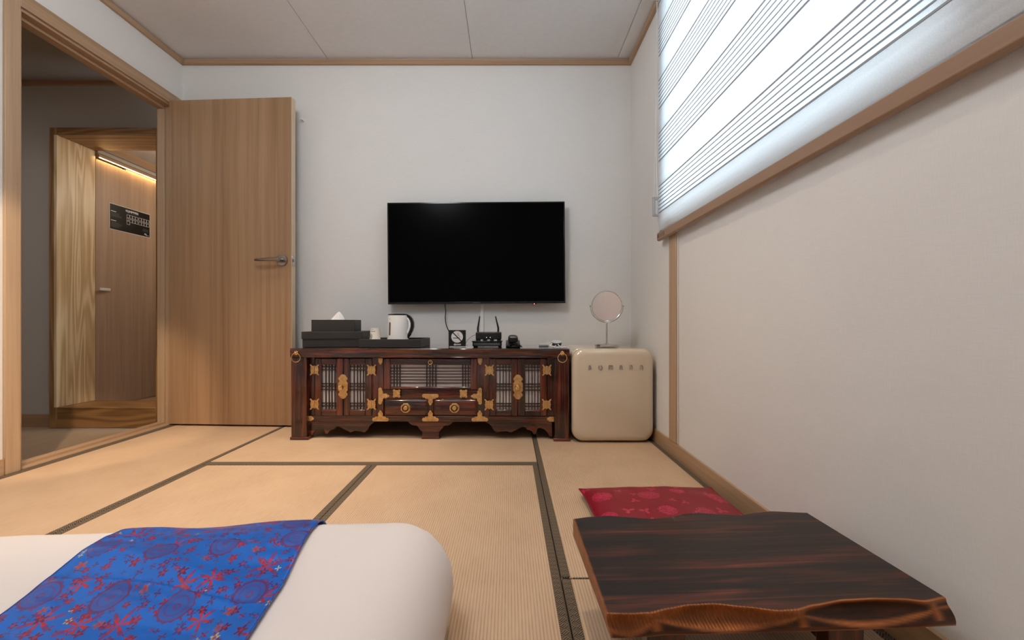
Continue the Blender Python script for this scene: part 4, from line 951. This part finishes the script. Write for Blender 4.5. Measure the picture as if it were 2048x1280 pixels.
# blue runner lying over the futon and down its far side
RX0, RX1 = -.795, -.372
def hit(o, d):
    h = tree.ray_cast(Vector(o), Vector(d).normalized()); return h[0]
NS, NW = 220, 60; ys0 = .10; axis_y, axis_z = fy_1-.17, .035
Ltop = axis_y-ys0; rarc = .17; Larc = rarc*pi/2*.98; Ltot = Ltop+Larc
def runner_base(u, s):
    x = RX0+(RX1-RX0)*u-.145*(s/Ltot-.575)
    if s <= Ltop:
        y = ys0+s; p = hit((x, y, 1), (0, 0, -1)); nrm = Vector((0, 0, 1))
    else:
        q = (s-Ltop)/Larc*(pi/2*.98); nrm = Vector((0, sin(q), cos(q))); p = hit(Vector((x, axis_y, axis_z))+nrm*1.2, -nrm)
    if p is None: p = Vector((x, axis_y, axis_z))+nrm*.15
    return p, nrm
def runner(u, v):
    s = v*Ltot; uu = u+.006*noise.noise((s*6, u*2, 1.0))*(1 if u > .9 or u < .1 else .3)
    p, nrm = runner_base(uu, s)
    x = u*.42
    # soft cross folds running over the width, slightly slanted
    ph = s+.16*x+.02*noise.noise((x*5, s*3, 4.0))
    f = .012*noise.noise((x*2.6, ph*17, 2.0))+.0030*noise.noise((x*8, ph*40, 6.0))
    for c, w_, h_, u0, u1 in ((Ltop-.075, .010, .011, .0, 1.0), (Ltop-.19, .012, .009, .2, 1.05), (Ltop+.05, .012, .005, -.1, .8), (Ltop-.30, .014, .006, 0, 1)):
        if u0 <= u <= u1:
            d = (ph-c-.01*sin(x*9))/w_; f += h_*math.exp(-d*d)*sin(pi*min(1, max(0, (u-u0)/(u1-u0))))**.5-.003*math.exp(-((d-1.3)**2)*2.0)
    f = f*min(1, max(.15, u*14), max(.15, (1-u)*14)); return p+nrm*(.0075+max(f, -.0045))
m = MB(); m.grid(runner, NW, NS); m.uv = [(u*.42, v*Ltot) for u, v in m.uv]
ru = m.build('bed_runner', M['brocade'], None, smooth=True, solid=.0016, fixn=False)
tag(ru, 'blue brocade runner with red flowers lying across the white futon', 'bed runner')
M['hem'] = plain('blue_hem', (10, 66, 150), .5)
for u in (0.004, .996):
    MB().tube([runner(u, k/NS) for k in range(NS+1)], .0013, 6).build('hem', M['hem'], ru, smooth=True)

# ------------------------------------------------------------------ window and blind
wn = struct(empty('window_1', (XR, (WY0+WY1)/2, WZ0)), 'daylit window in the right wall hidden behind the blind', 'window')
def wl(mb, name, mat, bev=.002): mb.v = [(a-XR, b-(WY0+WY1)/2, c-WZ0) for a, b, c in mb.v]; return mb.build(name, mat, wn, bev)
fw_ = .04; a0, a1 = XR+.07, XR+.12
for q in ((WY0, WY0+fw_, WZ0, WZ1), (WY1-fw_, WY1, WZ0, WZ1), (WY0+fw_, WY1-fw_, WZ0, WZ0+fw_), (WY0+fw_, WY1-fw_, WZ1-fw_, WZ1)): wl(MB().box(a0, a1, *q), 'frame', M['white_plastic'])
g = G('clear_glass'); g.t.nodes.remove(g.b); tr_ = g.n('BsdfTransparent', {'Color': (.95, .97, .97, 1)}); gl = g.n('BsdfGlossy', {'Roughness': .02}); mx = g.n('MixShader', {0: .06, 1: tr_, 2: gl}); g.t.links.new(mx.outputs[0], g.out.inputs[0]); M['glass'] = g.m
wl(MB().box(a0+.02, a0+.026, WY0+fw_, WY1-fw_, WZ0+fw_, WZ1-fw_), 'glass', M['glass'], 0)
def fabric(name, col, trans, clear=0.0):
    g = G(name); g.t.nodes.remove(g.b); wv = g.noise(g.map(g.obj(), (1, 300, 900)), 1, 2); c = g.ramp(wv, [(.3, tuple(q*.93 for q in col)), (.7, col)])
    d = g.n('BsdfDiffuse', {'Color': c}); t = g.n('BsdfTranslucent', {'Color': c}); mx = g.n('MixShader', {0: trans, 1: d, 2: t})
    if clear:
        tp = g.n('BsdfTransparent', {'Color': (1, 1, 1, 1)}); mx = g.n('MixShader', {0: clear, 1: mx, 2: tp})
    g.t.links.new(mx.outputs[0], g.out.inputs[0]); return g.m
M['fab_white'] = fabric('blind_white_fabric', (238, 240, 242), .50); M['fab_sheer'] = fabric('blind_sheer_fabric', (232, 236, 240), .52); M['vane'] = plain('blind_vane', (150, 154, 158), .7)
BX = .752; BY1 = 2.002; BY0 = .12
bl = tag(empty('window_blind', (BX, BY1, 0)), 'white banded roller blind with a wooden bottom bar over the window', 'blind')
def bp(mb, name, mat, bev=0, smooth=False, par=None): mb.v = [(a-BX, b-BY1, c) for a, b, c in mb.v]; return mb.build(name, mat, par or bl, bev, smooth, fixn=bev > 0)
def zb(py): return CAMZ+(VY-py)*BY1/F
edges = [(463, 426, 'w'), (426, 374, 'l'), (374, 323, 'w'), (323, 268, 'l'), (268, 218, 'w'), (218, 162, 'l'), (162, 113, 'w'), (113, 58, 'l'), (58, 7, 'w'), (7, -44, 'l')]
for ya_, yb_, k in edges:
    za_, zb__ = zb(ya_), zb(yb_); m = MB()
    if k == 'w':
        def fn(u, v, za_=za_, zb__=zb__): z = za_+(zb__-za_)*v; return (BX-.0015-.0012*abs(sin(v*pi*4)), BY0+(BY1-BY0)*u, z)
        m.grid(fn, 2, 32); m.uv = None; bp(m, 'white_band', M['fab_white'], smooth=True)
        hm = MB(); hm.grid(lambda u, v: (BX+.012, BY0+(BY1-BY0)*u, za_+(zb__-za_)*v), 2, 2); hm.uv = None; bp(hm, 'rear_band', M['fab_sheer'])
    else:
        n_ = 7
        def fn(u, v, za_=za_, zb__=zb__): z = za_+(zb__-za_)*v; return (BX-.0045*abs(sin(v*pi*n_)), BY0+(BY1-BY0)*u, z)
        m.grid(fn, 2, n_*10); m.uv = None; b_ = bp(m, 'pleated_band', M['fab_sheer'], smooth=True)
        vm_ = MB()
        for i in range(n_+1):
            z = za_+(zb__-za_)*i/n_; t = .0026 if i in (0, n_) else .0015; vm_.box(BX-.0035, BX+.012, BY0, BY1, z-t, z+t)
        bp(vm_, 'vane', M['vane'], par=b_)
        z = za_+(zb__-za_)/n_*.5
hm = MB(); hm.box(BX-.0005, BX+.0125, BY1, BY1+.0012, zb(463), zb(-44)); bp(hm, 'side_hem', M['fab_white'])
M['rail'] = veneer('blind_rail_wood', (140, 112, 90), (160, 130, 106), 'y', .4)
mr = MB(); z0_, z1_ = 1.037, 1.079
mr.prism([(BX-.010, z0_+.006), (BX-.004, z0_), (BX+.006, z0_), (BX+.012, z0_+.006), (BX+.012, z1_-.004), (BX+.006, z1_), (BX-.006, z1_), (BX-.010, z1_-.004)], -BY1-.006, -BY0, 'XZ')
mr.v = [(a_, -b__, c_) for a_, b__, c_ in mr.v]
br = bp(mr, 'bottom_rail', M['rail'], .0015)
M['red_print'] = plain('red_print', (128, 60, 44), .6)
lb = MB().box(BX-.0106, BX-.010, BY1-.022, BY1-.004, z0_+.012, z0_+.030); bp(lb, 'maker_label', M['red_print'])
lb = MB()
for zz in (z0_+.027, z0_+.021, z0_+.015): lb.box(BX-.0106, BX-.010, BY1-.085, BY1-.028, zz, zz+.0012)
lb.box(BX-.0106, BX-.010, BY1-.088, BY1-.086, z0_+.013, z0_+.030); bp(lb, 'label_lines', M['grey_plastic'])
bp(MB().box(BX-.03, XR-.002, BY0, BY1+.03, 2.262, 2.302), 'headrail', M['white_plastic'], .006)
# pull cord with its clear weight
CYc = 2.045; zt_, zb2_ = CAMZ+(VY-394)*CYc/F, CAMZ+(VY-433)*CYc/F; cxm = (1311.5-VX)*CYc/F
co = MB(); dx = .010
co.tube([(cxm-dx*1.0, CYc, zt_-.004), (cxm-dx*.6, CYc, zt_+.15), (cxm+.004, CYc, zt_+.45), (cxm+.001, CYc-.01, 2.262)], .0016, 6)
co.tube([(cxm+dx*.8, CYc, zt_-.004), (cxm+dx*.4, CYc, zt_+.15), (cxm-.001, CYc, zt_+.40), (cxm+.006, CYc-.01, 2.262)], .0016, 6)
cordo = tag(co.build('pull_cord', M['white_plastic'], smooth=True), 'white looped pull cord with a clear weight hanging beside the window blind', 'cord')
g = G('clear_plastic'); g.p(Base_Color=lin((226, 230, 236)), Roughness=.12, Transmission_Weight=.55, IOR=1.35); M['clear'] = g.m
w_ = MB().box(cxm-.0155, cxm+.0155, CYc-.006, CYc+.006, zb2_, zt_-.012).box(cxm-.016, cxm-.003, CYc-.006, CYc+.006, zt_-.012, zt_).box(cxm+.003, cxm+.016, CYc-.006, CYc+.006, zt_-.012, zt_)
w_.build('cord_weight', M['clear'], cordo, .002)
MB().box(cxm-.004, cxm+.006, CYc-.0068, CYc-.006, zb2_+.01, zt_-.02).build('weight_rib', M['white_plastic'], cordo)

# lettering becomes plain mesh
bpy.context.view_layer.update(); dg = bpy.context.evaluated_depsgraph_get()
for o in [o for o in S.objects if o.type == 'FONT']:
    me = bpy.data.meshes.new_from_object(o.evaluated_get(dg)); n = bpy.data.objects.new('lettering', me); COL.objects.link(n)
    n.parent = o.parent; n.matrix_basis = o.matrix_basis.copy(); nm = o.name
    bpy.data.objects.remove(o); n.name = nm
